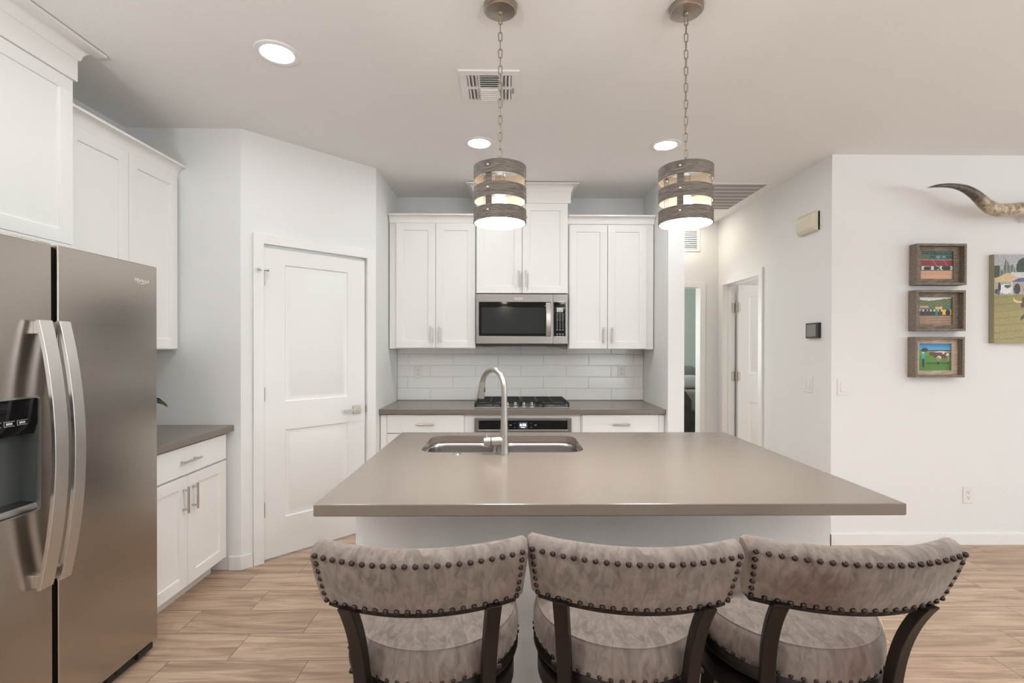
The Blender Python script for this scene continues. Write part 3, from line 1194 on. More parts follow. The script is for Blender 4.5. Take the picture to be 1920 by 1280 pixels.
sw = [(.352 + .036 * math.cos(a), -.0006, .374 + .010 * math.sin(a)) for a in [PI * 1.02 + k * (PI * .95) / 14 for k in range(15)]]
b.tube(sw, [.0004 + .0007 * math.sin(PI * k / 14) for k in range(15)], 8)
b.build('brand_swoosh', M['logo'], p)
b = MB()
b.box(.567, .573, -.0003, .0002, .312, .316)
b.box(.577, .585, -.0003, .0002, .310, .318)
b.build('door_mark', M['text_white'], p, weld=False)
b = MB().slab(MW - .639, MH - .022, .022, [(.003, .103, .061, .346)], [(.0015, .0015)])
p = b.build('control_column', M['steel'], mwv, bevel=.002)
p.location = (.639, 0, .022)
MB().box(.0048, .1012, .0002, .0014, .063, .344).build('keypad_glass', M['blackglass'], p)
MB().box(.030, .082, -.0004, .0002, .262, .299).build('display', M['display'], p)
text_mesh('display_time', '6:56', .016, M['blackplastic'], p, (.057, -.0008, .2715), (PI / 2, 0, 0), .0002)
b = MB()
for r in range(11):
    for cidx in range(3):
        z = .247 - r * .0165 - (.018 if r > 8 else 0)
        x = .034 + cidx * .0235
        hx_, hz_ = (.0028, .0035) if r in (4, 5, 6, 7) else (.0075, .002)
        MB().box(x - hx_, x + hx_, -.0002, .0002, z - hz_, z + hz_).build('key', M['text_white'], p)
b = MB().box(.038, .092, -.010, .001, .343, .351)
b.build('release_button', M['handle_steel'], p, bevel=.002)
for x in (.05, .60):
    MB().box(x, x + .11, .06, .2, -.004, .0).build('grease_filter', M['greyplastic'], mwv)

# ------------------------------------------------------------------ backsplash and outlets
bs = MB()
bs.box(NL + .002, NR - .002, WB - .006, WB - .0005, ZC + .001, 1.440, 1)
z = ZC + .0035
row = 0
PIT, RH = .4105, .1045
while z < 1.43:
    z1 = min(z + RH - .0025, 1.438)
    x = -.895 - (PIT / 2 if row % 2 == 0 else 0) - PIT * 2
    while x < NR:
        a0, a1 = max(x + .00125, NL + .003), min(x + PIT - .00125, NR - .003)
        if a1 - a0 > .01:
            e = .004
            y0, y1 = WB - .012, WB - .0055
            lo = [[(a0, y1, z), (a1, y1, z), (a1, y1, z1), (a0, y1, z1)], [(a0, y0 + .003, z), (a1, y0 + .003, z), (a1, y0 + .003, z1), (a0, y0 + .003, z1)],
                  [(a0 + e, y0, z + e), (a1 - e, y0, z + e), (a1 - e, y0, z1 - e), (a0 + e, y0, z1 - e)]]
            bs.loft(lo, True, False, True, 0)
        x += PIT
    z += RH
    row += 1
tag(bs.build('tile_backsplash', [M['tile'], M['grout']], None, weld=False, smooth=20), 'glossy white long subway tile behind the cooktop', 'backsplash')


def outlet(label, mtx, group='wall outlets and switches'):
    o = thing('wall_outlet', label, 'outlet', group=group)
    o.matrix_world = mtx
    MB().box(-.036, .036, -.006, 0, -.058, .058).build('plate', M['plate'], o, bevel=.003)
    for s in (1, -1):
        b = MB().cyl((0, -.0062, s * .0195), (0, -.0075, s * .0195), .0165, n=24)
        r = b.build('receptacle', M['plate'], o)
        b = MB()
        b.box(-.0075, -.0050, -.0078, -.0073, s * .0195 - .001, s * .0195 + .008)
        b.box(.0050, .0075, -.0078, -.0073, s * .0195 - .001, s * .0195 + .006)
        b.cyl((0, -.0073, s * .0195 - .009), (0, -.0078, s * .0195 - .009), .0028, n=10)
        b.build('slots', M['slot'], r, weld=False)
    return o


def switch(label, mtx, n, w):
    o = thing('light_switch', label, 'switch', group='wall outlets and switches')
    o.matrix_world = mtx
    MB().box(-w / 2, w / 2, -.006, 0, -.06, .06).build('plate', M['plate'], o, bevel=.003)
    for k in range(n):
        x = (k - (n - 1) / 2) * .046
        b = MB()
        b.add([(x - .0165, -.006, -.033), (x + .0165, -.006, -.033), (x + .0165, -.006, .033), (x - .0165, -.006, .033),
               (x - .0165, -.0115, -.033), (x + .0165, -.0115, -.033), (x + .0165, -.0078, .033), (x - .0165, -.0078, .033)],
              [(0, 1, 2, 3), (4, 5, 6, 7), (0, 1, 5, 4), (1, 2, 6, 5), (2, 3, 7, 6), (3, 0, 4, 7)])
        b.build('rocker', M['plate'], o, bevel=.001)
    return o


T = Matrix.Translation
outlet('white duplex outlet on the tile left of the faucet', T((-.796, WB - .012, 1.159)))
outlet('white duplex outlet on the tile right of the cooktop', T((1.046, WB - .012, 1.167)))
outlet('white duplex outlet low on the wall under the picture frames', T((3.252, RY, .352)))
RXM = Matrix.Rotation(-PI / 2, 4, 'Z')        # devices on the hall right wall, facing -x
switch('double rocker switch plate below the thermostat', T((RX, 3.645, 1.110)) @ RXM, 2, .118)
switch('single rocker switch plate left of the bottom picture frame', T((2.358, RY, 1.112)), 1, .075)

# thermostat and siren box
o = thing('thermostat', 'black square thermostat with grey screen on the hall wall', 'thermostat')
o.matrix_world = T((RX, 3.570, 1.513)) @ RXM
MB().box(-.072, .078, -.022, 0, -.057, .055).build('housing', M['blackplastic'], o, bevel=.003)
MB().box(-.058, .050, -.0228, -.0218, -.046, .044).build('screen', mat('thermostat_screen', (.24, .215, .195), .25), o)
o = thing('door_chime', 'cream wall chime box high on the hall wall', 'door chime')
o.matrix_world = T((RX, 3.622, 2.314)) @ RXM
MB().box(-.100, .108, -.012, 0, -.070, .066).build('backplate', M['greyplastic'], o)
b = MB()
b.loft([rrect(0, 0, .108, .072, .006, -.012 + 0, 3), rrect(0, 0, .108, .072, .006, .018, 3), rrect(0, 0, .098, .050, .006, .040, 3), rrect(0, 0, .092, .046, .006, .042, 3)])
cv = b.build('cover', M['cream'], o, smooth=25)
cv.rotation_euler = (PI / 2, 0, 0)
cv.location = (0, -.010, 0)

# ------------------------------------------------------------------ ceiling items
M['can_dim'] = mat('lit_warm_diffuser', (1, 1, 1), .5, emit=(1, .92, .80), estr=55)


def downlight(x, y, label, glow='can_glow'):
    o = thing('recessed_downlight', label, 'ceiling light', (x, y, HZ), 0, 'recessed ceiling downlights')
    MB().lathe([(.100, 0), (.099, -.004), (.090, -.008), (.072, -.005), (.070, -.003), (.0695, 0)], n=40, cap0=False, cap1=False).build('trim_ring', M['vent'], o)
    MB().lathe([(.0, -.0035), (.0695, -.0035), (.0695, -.0005)], n=40, cap0=False, cap1=False).build('glow_disc', M[glow], o)
    return o


downlight(-1.056, 2.255, 'lit recessed downlight nearest the refrigerator')
downlight(-.182, 3.228, 'lit recessed downlight behind the left pendant chain')
downlight(1.83, 4.98, 'unseen recessed downlight at the end of the hall ceiling past the return grille', 'can_dim')  # hidden behind the right pendant, added for the warm glow in the hall
downlight(1.062, 3.243, 'lit recessed downlight behind the right pendant chain')
for x, y in ((-1.05, .3), (3.7, .9), (3.5, -1.2), (.3, -1.9)):  # extra downlights out of frame, added to brighten the room
    downlight(x, y, 'added unseen downlight in the living area ceiling')

o = thing('ceiling_vent', 'white square air register in the ceiling behind the left pendant chain', 'vent', (-.088, 2.532, HZ), 0)
b = MB()
b.box(-.150, .150, -.158, -.118, -.007, 0)
b.box(-.150, .150, .118, .158, -.007, 0)
b.box(-.150, -.112, -.118, .118, -.007, 0)
b.box(.112, .150, -.118, .118, -.007, 0)
b.box(-.058, -.048, -.118, .118, -.007, 0)
b.box(.048, .058, -.118, .118, -.007, 0)
b.box(-.112, -.058, -.012, .012, -.007, 0)
b.box(.058, .112, -.012, .012, -.007, 0)
b.build('frame', M['vent'], o, weld=False, bevel=.001)
MB().box(-.113, .113, -.119, .119, -.0008, -.0001).build('throat', M['ventdark'], o)
b = MB()
for k in range(12):
    y = -.108 + k * .0197
    s = 1 if k < 6 else -1
    b.obox((0, y, -.006), (1, 0, 0), (0, .75, .66 * s), (0, -.66 * s, .75), .048, .009, .0008)
for sx in (-1, 1):
    for sy in (-1, 1):
        for k in range(3):
            x = sx * (.066 + k * .0185)
            b.obox((x, sy * .065, -.006), (0, 1, 0), (.7 * sx, 0, .7), (-.7 * sx, 0, .7), .053, .008, .0008)
b.build('louver', M['vent'], o, weld=False)
b = MB().box(.119, .122, .0, .045, -.012, -.007)
b.build('damper_lever', M['slot'], o)

o = thing('return_air_grille', 'large white return air grille in the hall ceiling', 'vent', (1.815, 4.352, HZ), 0)
gx, gy = .370, .392
b = MB()
b.box(-gx, gx, -gy, -gy + .032, -.010, 0)
b.box(-gx, gx, gy - .032, gy, -.010, 0)
b.box(-gx, -gx + .032, -gy + .032, gy - .032, -.010, 0)
b.box(gx - .032, gx, -gy + .032, gy - .032, -.010, 0)
b.build('frame', M['vent'], o, weld=False, bevel=.002)
MB().box(-gx + .03, gx - .03, -gy + .03, gy - .03, -.0012, -.0002).build('filter', M['filter'], o)
b = MB()
k = 0
y = -gy + .04
while y < gy - .035:
    if k % 8 == 7:
        b.box(-gx + .032, gx - .032, y - .005, y + .005, -.008, -.001, 1)
    else:
        b.obox((0, y, -.0045), (1, 0, 0), (0, .8, -.6), (0, .6, .8), gx - .033, .0038, .0006)
    y += .0118
    k += 1
b.build('louver', [mat('stamped_grille_steel', (.42, .405, .39), .6), M['vent']], o, weld=False)

o = thing('wall_vent', 'white louvered supply vent high on the hall end wall', 'vent', (1.930, HB, 2.541), 0)
b = MB()
b.box(-.147, .147, -.007, 0, .100, .126)
b.box(-.147, .147, -.007, 0, -.126, -.100)
b.box(-.147, -.115, -.007, 0, -.100, .100)
b.box(.115, .147, -.007, 0, -.100, .100)
b.build('frame', M['vent'], o, weld=False, bevel=.001)
MB().box(-.116, .116, -.0015, -.0003, -.101, .101).build('throat', M['ventdark'], o)
b = MB()
for k in range(10):
    b.obox((0, -.006, -.09 + k * .02), (1, 0, 0), (0, .6, .8), (0, -.8, .6), .115, .0085, .0008)
b.build('louver', M['vent'], o, weld=False)

# added uplights out of view, put in to brighten the ceiling
for x, y, lab in ((-1.55, -.55, 'added unseen uplight behind the viewpoint by the left wall'), (1.35, -.75, 'added unseen uplight behind the viewpoint mid-room'), (4.3, .55, 'added unseen uplight in the living area out of view')):
    o = thing('added_uplight', lab, 'floor lamp', (x, y, 0), 0, 'added unseen uplights of the living area')
    MB().lathe([(.0, 0), (.14, 0), (.14, .018), (.02, .03), (.0, .03)], n=32, cap0=False, cap1=False).build('base', M['nickel'], o)
    MB().cyl((0, 0, .03), (0, 0, 1.70), .012).build('pole', M['nickel'], o)
    MB().lathe([(.02, 1.68), (.10, 1.72), (.19, 1.80), (.187, 1.80), (.10, 1.726), (.02, 1.69)], n=32, cap0=False, cap1=False).build('bowl', M['vent'], o)
    l = bpy.data.lights.new('added_uplight_glow', 'AREA')
    l.shape, l.size, l.energy, l.color = 'DISK', .26, ADDED_UPLIGHT_POWER * (.45 if x > 4 else 1), (.92, .97, 1)
    lo_ = bpy.data.objects.new('added_uplight_glow', l)
    lo_.location, lo_.rotation_euler = (x, y, 1.785), (PI, 0, 0)
    col.objects.link(lo_)

# ------------------------------------------------------------------ pendants
pn = thing('pendant_lamp', 'left pendant lamp of grey wood bands hanging over the sink', 'pendant light', (-.026, 1.931, HZ), 0, 'pendant lamps over the island')
MB().lathe([(.066, 0), (.066, -.018), (.063, -.020), (.060, -.021), (.058, -.024), (.020, -.028), (.012, -.029), (.012, -.037), (.006, -.040), (.0005, -.040)], n=48, cap0=False, cap1=False).build('canopy', mat('canopy_nickel', (.42, .37, .32), .3, 1), pn, smooth=40)
b = MB()
zt, zb = -.040, -.632
nl = 18
pit = (zt - zb) / nl
for k in range(nl):
    zm = zt - pit * (k + .5)
    hl_, hw_ = pit / 2 + .0012 - .007, .0068
    pts = []
    for j in range(16):
        a = 2 * PI * j / 16
        u, v = hw_ * math.cos(a), .0075 * math.sin(a)
        v += hl_ if math.sin(a) >= 0 else -hl_
        pts.append((u, 0, zm + v) if k % 2 == 0 else (0, u, zm + v))
    b.tube(pts, .0022, 8, closed=True)
b.build('chain', mat('antique_nickel_chain', (.36, .31, .245), .38, 1), pn, smooth=60)
SR = .1045
bz = [(-.640, -.691), (-.724, -.776), (-.809, -.861)]
for z1, z0 in bz:
    b = MB()
    b.lathe([(SR - .004, z0), (SR, z0), (SR, z1), (SR - .004, z1)], n=64, cap0=False, cap1=False, mi=0)
    b.lathe([(SR - .004, z1), (SR - .004, z0)], n=64, cap0=False, cap1=False, mi=1)
    b.build('band', [M['band'], M['shade_in']], pn)
for az in (-25, 95, 215):
    a = math.radians(-90 + az)
    ct = Vector((math.cos(a), math.sin(a), 0))
    tn = Vector((-ct.y, ct.x, 0))
    b = MB()
    b.obox(ct * (SR - .0055) + Vector((0, 0, -.7505)), tn, ct, (0, 0, 1), .0125, .0012, .106)
    st = b.build('strap', M['band'], pn)
    for z1, z0 in bz:
        zc_ = (z0 + z1) / 2 + .004
        MB().ball(ct * (SR + .001) + Vector((0, 0, zc_)), .0058, 12, 8).build('rivet', M['chrome'], st, smooth=80)
        MB().ball(ct * (SR - .0075) + Vector((0, 0, zc_)), .0048, 12, 8).build('rivet', M['chrome'], st, smooth=80)
b = MB()
for az in (-25, 95, 215):
    a = math.radians(-90 + az)
    b.tube([(0, 0, -.645), ((SR - .006) * math.cos(a), (SR - .006) * math.sin(a), -.650)], .003, 8)
b.cyl((0, 0, -.628), (0, 0, -.652), .007, n=16)
b.build('spider', M['nickel'], pn, weld=False)
b = MB().lathe([(.002, -.650), (.017, -.652), (.019, -.665), (.019, -.725), (.0165, -.730)], n=28)
b.build('socket', M['chrome'], pn)
b = MB().lathe([(.001, -.730), (.013, -.731), (.015, -.742), (.022, -.756), (.0285, -.772), (.0300, -.786), (.0275, -.802), (.019, -.814), (.008, -.819), (.0005, -.820)], n=28, cap0=False, cap1=False)
b.build('bulb', M['bulb'], pn, smooth=80)
b = MB().lathe([(.0, -.846), (SR - .0045, -.846)], n=48, cap0=False, cap1=False)  # added lit disc closing the shade bottom, throws more light on the island
b.lathe([(SR - .0045, -.846), (SR - .0045, -.8435), (.0, -.8435)], n=48, cap0=False, cap1=False, mi=1)
b.build('glow_disc', [M['glow_disc'], M['shade_in']], pn)
b = MB()
b.ball((-.030, -.085, -.849), .0045, 12, 8)
b.build('disc_screw', M['chrome'], pn, smooth=80)
dup(pn, (.711, 1.926, HZ), math.radians(-6), 'right pendant lamp of grey wood bands hanging beyond the middle stool')

# ------------------------------------------------------------------ refrigerator (local faces -y, rotated to face +x)
FXF = -1.592
fr = thing('refrigerator', 'stainless side-by-side refrigerator with ice dispenser at the left edge', 'refrigerator', (FXF, 1.322, 0), RZ)
FW = .913
MB().box(.004, FW - .004, .078, .735, .03, 1.735).build('body', M['side_grey'], fr, bevel=.004)
b = MB().box(.010, FW - .010, .030, .078, .008, .060)
b.box(.03, .12, .022, .03, .012, .05)
for k in range(12):
    b.box(.16 + k * .05, .195 + k * .05, .026, .030, .022, .046)
b.box(FW - .10, FW - .012, .014, .032, .020, .046)
b.build('base_grille', M['blackplastic'], fr, weld=False)
for x in (.06, FW - .06):
    for y in (.10, .66):
        MB().cyl((x, y, 0), (x, y, .031), .02, n=14).build('foot', M['blackplastic'], fr)
D1, D2 = .400, .422                # door edges either side of the split
DX0, DX1, DZ0, DZ1 = .085, .347, .838, 1.215
b = MB().slab(D1, 1.688, .070, [(DX0, DX1, DZ0 - .060, DZ1 - .060)], [(.001, .055)])
ld = b.build('door', M['fridge'], fr, bevel=.005, seg=3, label='narrow stainless freezer door with dispenser')
ld.location = (0, 0, .060)
zo = -.060
# dispenser set into the freezer door
b = MB()
fx0, fx1, fz0, fz1 = DX0 - .006, DX1 + .006, DZ0 + zo - .006, DZ1 + zo + .006
lo = []
cx, cz = (fx0 + fx1) / 2, (fz0 + fz1) / 2


def ringxz(hx, hz, r, y):
    return [(p[0], y, p[1] + cz) for p in rrect(cx, 0, hx, hz, r, 0, 6)]


hx, hz = (fx1 - fx0) / 2, (fz1 - fz0) / 2
b.loft([ringxz(hx, hz, .016, 0), ringxz(hx, hz, .016, -.005), ringxz(hx - .006, hz - .006, .011, -.005), ringxz(hx - .008, hz - .008, .011, .012)], True, False, False)
ds = b.build('dispenser_frame', mat('dispenser_rim', (.38, .40, .39), .3, .9), ld, smooth=40)
b = MB()
b.add([(DX0 + .002, .010, 1.095 + zo), (DX1 - .002, .010, 1.095 + zo), (DX1 - .002, -.001, 1.130 + zo), (DX0 + .002, -.001, 1.130 + zo), (DX1 - .002, -.001, DZ1 + zo - .002), (DX0 + .002, -.001, DZ1 + zo - .002),
       (DX0 + .002, .05, 1.095 + zo), (DX1 - .002, .05, 1.095 + zo), (DX1 - .002, .05, DZ1 + zo - .002), (DX0 + .002, .05, DZ1 + zo - .002)],
      [(0, 1, 2, 3), (3, 2, 4, 5), (0, 6, 7, 1), (5, 4, 8, 9), (6, 9, 8, 7), (1, 7, 8, 4, 2), (0, 3, 5, 9, 6)])
cp = b.build('control_panel', M['blackglass'], ld)
b = MB()
for k in range(5):
    x = DX0 + .04 + k * .042
    z = 1.139 + zo
    for q in ((x - .017, x + .017, z + .007, z + .0082), (x - .017, x + .017, z - .0082, z - .007), (x - .017, x - .0158, z - .0082, z + .0082)):
        b.box(q[0], q[1], -.0017, -.0012, q[2], q[3])
    b.box(x - .010, x + .010, -.0017, -.0012, z - .0035, z + .0035)
b.build('icons', mat('panel_icons', (.5, .53, .53), .5), cp, weld=False)
b = MB()
b.box(DX0 + .002, DX1 - .002, .052, .0545, DZ0 + zo + .002, 1.095 + zo)
b.box(DX0 + .0015, DX0 + .003, .004, .054, DZ0 + zo + .002, 1.095 + zo)
b.box(DX1 - .003, DX1 - .0015, .004, .054, DZ0 + zo + .002, 1.095 + zo)
b.build('cavity', mat('dispenser_cavity_plastic', (.075, .082, .078), .4), ld, weld=False)
b = MB()
b.loft([[(DX0 + .003, .052, DZ0 + zo + .028), (DX1 - .003, .052, DZ0 + zo + .028), (DX1 - .003, .052, DZ0 + zo + .003), (DX0 + .003, .052, DZ0 + zo + .003)],
        [(DX0 + .003, .004, DZ0 + zo + .022), (DX1 - .003, .004, DZ0 + zo + .022), (DX1 - .003, .004, DZ0 + zo + .003), (DX0 + .003, .004, DZ0 + zo + .003)],
        [(DX0 + .003, -.004, DZ0 + zo + .010), (DX1 - .003, -.004, DZ0 + zo + .010), (DX1 - .003, -.004, DZ0 + zo + .003), (DX0 + .003, -.004, DZ0 + zo + .003)]])
b.build('drip_tray', M['steel'], ld)
x = DX0 + .075
MB().box(x - .028, x + .028, .030, .036, 1.0 + zo, 1.092 + zo).build('paddle', M['blackplastic'], ld, bevel=.003)
b = MB().slab(FW - D2, 1.688, .070, [], [])
rd = b.build('door', M['fridge'], fr, bevel=.005, seg=3, label='wide stainless fresh food door')
rd.location = (D2, 0, .060)
MB().box(D1 - .004, D2 + .004, .030, .076, .064, 1.742).build('gasket', M['black_edge'], fr)
for dr, x0, x1 in ((ld, .321, .371), (rd, .396 - D2, .440 - D2)):
    lp = []
    n = 24
    for k in range(n + 1):
        t = k / n
        z = .567 + .91 * t + zo
        y = -.030 - .054 * (1 - (2 * t - 1) ** 2)
        lp.append([(x0, y, z), (x1, y, z), (x1, y + .014, z), (x0, y + .014, z)])
    b = MB().loft(lp)
    xm = (x0 + x1) / 2
    for z in (.592 + zo, 1.452 + zo):
        b.box(xm - .014, xm + .014, -.030, .001, z - .022, z + .022)
    b.build('handle', M['handle_steel'], dr, weld=False, bevel=.002, label='bowed pale stainless bar handle')
text_mesh('brand_lettering', 'Whirlpool', .020, M['logo'], rd, (.818 - D2, -.0006, 1.6145), (PI / 2, 0, 0), .0004, shear=.15)
b = MB()
sw = [(.818 - D2 + .030 * math.cos(a), -.0007, 1.613 + .012 * math.sin(a)) for a in [PI * 1.02 + k * (PI * .95) / 14 for k in range(15)]]
b.tube(sw, [.0004 + .0008 * math.sin(PI * k / 14) for k in range(15)], 8)
b.build('brand_swoosh', M['logo'], rd)

# ------------------------------------------------------------------ bar stools
st = thing('bar_stool', 'mushroom velvet bar stool at the left, facing the sink', 'bar stool', (-.205, 1.415, 0), math.radians(2), 'nailhead velvet swivel stools at the island')
# seat cushion
prof = [(.0, .560), (.232, .560), (.2385, .568), (.2410, .590), (.2400, .615), (.2355, .634), (.2285, .6440), (.2265, .6455), (.2245, .6450), (.212, .6500), (.17, .6585), (.11, .6640), (.05, .666), (.0, .6665)]
MB().lathe(prof, n=72, cap0=False, cap1=False).build('seat', M['velvet'], st, smooth=60)
b = MB()
b.tube([(.2272 * math.cos(2 * PI * k / 72), .2272 * math.sin(2 * PI * k / 72), .6458) for k in range(72)], .0020, 8, closed=True)
b.build('seam_piping', M['velvet'], st, smooth=80)
b = MB()
for k in range(54):
    a = 2 * PI * k / 54
    b.ball((.2375 * math.cos(a), .2375 * math.sin(a), .5705), .0062, 10, 6)
b.build('seat_nailheads', M['nail'], st, smooth=80)
MB().lathe([(.0, .530), (.236, .530), (.240, .536), (.240, .552), (.234, .560), (.0, .560)], n=64, cap0=False, cap1=False).build('seat_ring', M['stoolwood'], st, smooth=50)
MB().lathe([(.0, .500), (.10, .500), (.10, .530), (.0, .530)], n=32, cap0=False, cap1=False).build('swivel', M['blackplastic'], st)
MB().lathe([(.17, .445), (.222, .445), (.228, .450), (.228, .496), (.222, .500), (.0, .500)], n=64, cap0=False, cap1=False).build('base_ring', M['stoolwood'], st, smooth=50)
for k in range(4):
    a = PI / 4 + k * PI / 2
    d = Vector((math.cos(a), math.sin(a), 0))
    tn = Vector((-d.y, d.x, 0))
    lp = []
    for t in [j / 10 for j in range(11)]:
        z = .47 * (1 - t)
        rr = .208 + .062 * t ** 1.6
        hw, hd = .021 - .005 * t, .024 - .006 * t
        c_ = d * rr + Vector((0, 0, z))
        lp.append([c_ + tn * hw + d * hd, c_ - tn * hw + d * hd, c_ - tn * hw - d * hd, c_ + tn * hw - d * hd])
    MB().loft(lp).build('leg', M['stoolwood'], st, bevel=.003)
b = MB()
b.tube([(.226 * math.cos(2 * PI * k / 64), .226 * math.sin(2 * PI * k / 64), .19) for k in range(64)], .012, 12, closed=True)
b.build('footrest', M['nail'], st, smooth=80)

# curved back rail
SAG = .066
HWT, HWB = .235, .224


def railp(t, s, off):
    """t -1..1 across, s 0 bottom..1 top of the outer face, off = distance towards the seat"""
    z = .797 + .130 * s
    hw = HWB + (HWT - HWB) * s
    ym = -.338 - .052 * s
    # outward bulge of padding
    return Vector((t * hw * (1 - off * .25), ym + SAG * t * t + off, z))


lp = []
NT = 32
for k in range(NT + 1):
    t = -1 + 2 * k / NT
    e = 1.0
    q = []
    sec = [(0, .004), (.0, .0), (.25, -.003), (.5, -.004), (.75, -.003), (.97, .0), (1.0, .003), (1.08, .016), (1.135, .034), (1.15, .050), (1.10, .063), (.95, .066), (.6, .069), (.25, .066), (.0, .060), (-.03, .045), (-.04, .02)]
    for s, off in sec:
        p = railp(t, s, off)
        q.append(p)
    if k in (0, NT):
        cc = sum(q, Vector()) / len(q)
        q0 = [p.lerp(cc, .10) + Vector((math.copysign(.010, t), 0, 0)) for p in q]
        if k == 0:
            lp.append(q0)
            lp.append(q)
        else:
            lp.append(q)
            lp.append(q0)
    else:
        lp.append(q)
MB().loft(lp).build('backrest', M['velvet'], st, smooth=50)
b = MB()
for k in range(21):
    p = railp(-.985 + 1.97 * k / 20, .985, -.0015)
    b.ball(p, .0064, 12, 8)
for k in range(19):
    p = railp(-.98 + 1.96 * k / 18, .045, -.0025)
    b.ball(p, .0064, 12, 8)
for k in range(1, 6):
    for s in (-1, 1):
        p = railp(s * .985, .045 + .94 * k / 6, -.0025)
        b.ball(p, .0064, 12, 8)
b.build('backrest_nailheads', M['nail'], st, smooth=80)
lp = []
for k in range(NT + 1):
    t = (-1 + 2 * k / NT) * .985
    a0, a1 = railp(t, -.035, .006), railp(t, -.035, .052)
    lp.append([a0, a1, a1 - Vector((0, 0, .010)), a0 - Vector((0, 0, .010))])
MB().loft(lp).build('back_frame', M['stoolwood'], st, bevel=.002)
for s in (-1, 1):
    lp = []
    for j in range(13):
        u = j / 12
        z = .525 + (.800 - .525) * u
        x = s * (.152 + .014 * u ** 1.3)
        yb_ = -.186 - .022 * u - .072 * u ** 2.6
        hw, hd = .0175, .0135
        tx = Vector((1, 0, 0))
        ty = Vector((0, 1, 0))
        ang = s * .28
        ax_ = Vector((math.cos(ang), math.sin(ang), 0))
        ay_ = Vector((-math.sin(ang), math.cos(ang), 0))
        c_ = Vector((x, yb_ - .03, z))
        lp.append([c_ + ax_ * hw + ay_ * hd, c_ - ax_ * hw + ay_ * hd, c_ - ax_ * hw - ay_ * hd, c_ + ax_ * hw - ay_ * hd])
    po = MB().loft(lp).build('back_post', M['stoolwood'], st, bevel=.003)
    b = MB()
    b.cyl((s * .160, -.216, .590), (s * .186, -.208, .590), .0065, n=12)
    b.build('bolt', M['stoolwood'], po)
dup(st, (.321, 1.418, 0), math.radians(-5.3), 'middle mushroom velvet bar stool between the other two, slightly turned')
s3 = dup(st, (.813, 1.412, 0), math.radians(-2.5), 'mushroom velvet bar stool at the right, with reddish worn patches and a split seat seam')
M['velvet_worn'] = velvet('worn_mushroom_velvet', [((-.115, -.355, .825), .13, (.55, .30, .26)), ((.06, -.24, .600), .11, (.62, .40, .36))])
for ch in s3.children:
    if ch.data.materials[0] == M['velvet']:
        ch.data = ch.data.copy()
        ch.data.materials[0] = M['velvet_worn']
b = MB()
a0 = math.radians(-25)
b.tube([(.2400 * math.cos(a0 + k * .020) * (1 - .012 * (k / 8) ** 2), .2400 * math.sin(a0 + k * .020) * (1 - .012 * (k / 8) ** 2), .600 + .040 * k / 8) for k in range(9)], [.0008, .002, .003, .0035, .0035, .003, .0025, .0015, .0008], 8)
b.build('seam_split', M['zip'], s3, label='cream lining showing in a split seam')

# ------------------------------------------------------------------ pictures on the living-room wall
def paint(nx, nz, fn):
    rnd = random.Random(3)
    px = []
    for j in range(nz):
        for i in range(nx):
            u, v = (i + .5) / nx, 1 - (j + .5) / nz     # v = 0 top
            px.append(fn(u, v, rnd))
    return px


def s2l(c):
    return tuple((x / 255 / 12.92) if x / 255 <= .04045 else ((x / 255 + .055) / 1.055) ** 2.4 for x in c)


def print_mesh(name, w_, h_, nx, nz, fn, parent, y, x0=None):
    vs = [(-w_ / 2 + w_ * i / nx, y, -h_ / 2 + h_ * j / nz) for j in range(nz + 1) for i in range(nx + 1)]
    fs = [(j * (nx + 1) + i, j * (nx + 1) + i + 1, (j + 1) * (nx + 1) + i + 1, (j + 1) * (nx + 1) + i) for j in range(nz) for i in range(nx)]
    me = bpy.data.meshes.new(name)
    me.from_pydata(vs, [], fs)
    me.materials.append(M['print'])
    ca = me.color_attributes.new('ink', 'FLOAT_COLOR', 'CORNER')
    px = paint(nx, nz, fn)
    buf = []
    for p in me.polygons:
        c = (*s2l(px[p.index]), 1)
        for _ in p.loop_indices:
            buf += c
    ca.data.foreach_set('color', buf)
    o = bpy.data.objects.new(name, me)
    col.objects.link(o)
    o.parent = parent
    return o


def jit(c, r, a=14):
    d = r.uniform(-a, a)
    return tuple(max(0, min(255, x + d + r.uniform(-a / 3, a / 3))) for x in c)


def ell(u, v, cx, cy, rx, ry):
    return ((u - cx) / rx) ** 2 + ((v - cy) / ry) ** 2 < 1


def pic_arena(u, v, r):
    if v < .30:
        c = (70, 98, 84)
        if .07 < v < .1 or .2 < v < .225:
            c = (40, 55, 52)
        if abs(u - .45) < .008 or abs(u - .2) < .005:
            c = (45, 50, 50)
        if ell(u, v, .56, .21, .07, .045) or ell(u, v, .73, .21, .06, .04):
            c = (120, 140, 165)
        if u < .3 and v > .1:
            c = (95, 105, 85)
        return jit(c, r, 30)
    if v < .535:
        c = (138, 52, 54)
        if abs(u - .40 - (v - .33) * .6) < .012 or abs(u - .72 - (v - .33) * .6) < .012:
            c = (165, 120, 115)
        if v < .325:
            c = (190, 190, 185)
        return jit(c, r, 14)
    if v < .70:
        c = (205, 212, 208)
        if (u * 7) % 1 < .45 and v < .66:
            c = (60, 92, 88)
        if ell(u, v, .22, .61, .10, .07) or ell(u, v, .50, .60, .07, .06) or ell(u, v, .80, .60, .14, .085):
            c = (52, 50, 48)
        if ell(u, v, .17, .53, .02, .03) or ell(u, v, .62, .58, .02, .05):
            c = (170, 205, 200)
        if v > .67:
            c = (120, 100, 80)
        return jit(c, r, 26)
    return jit((205, 160, 128) if v < .85 else (214, 165, 132), r, 7)


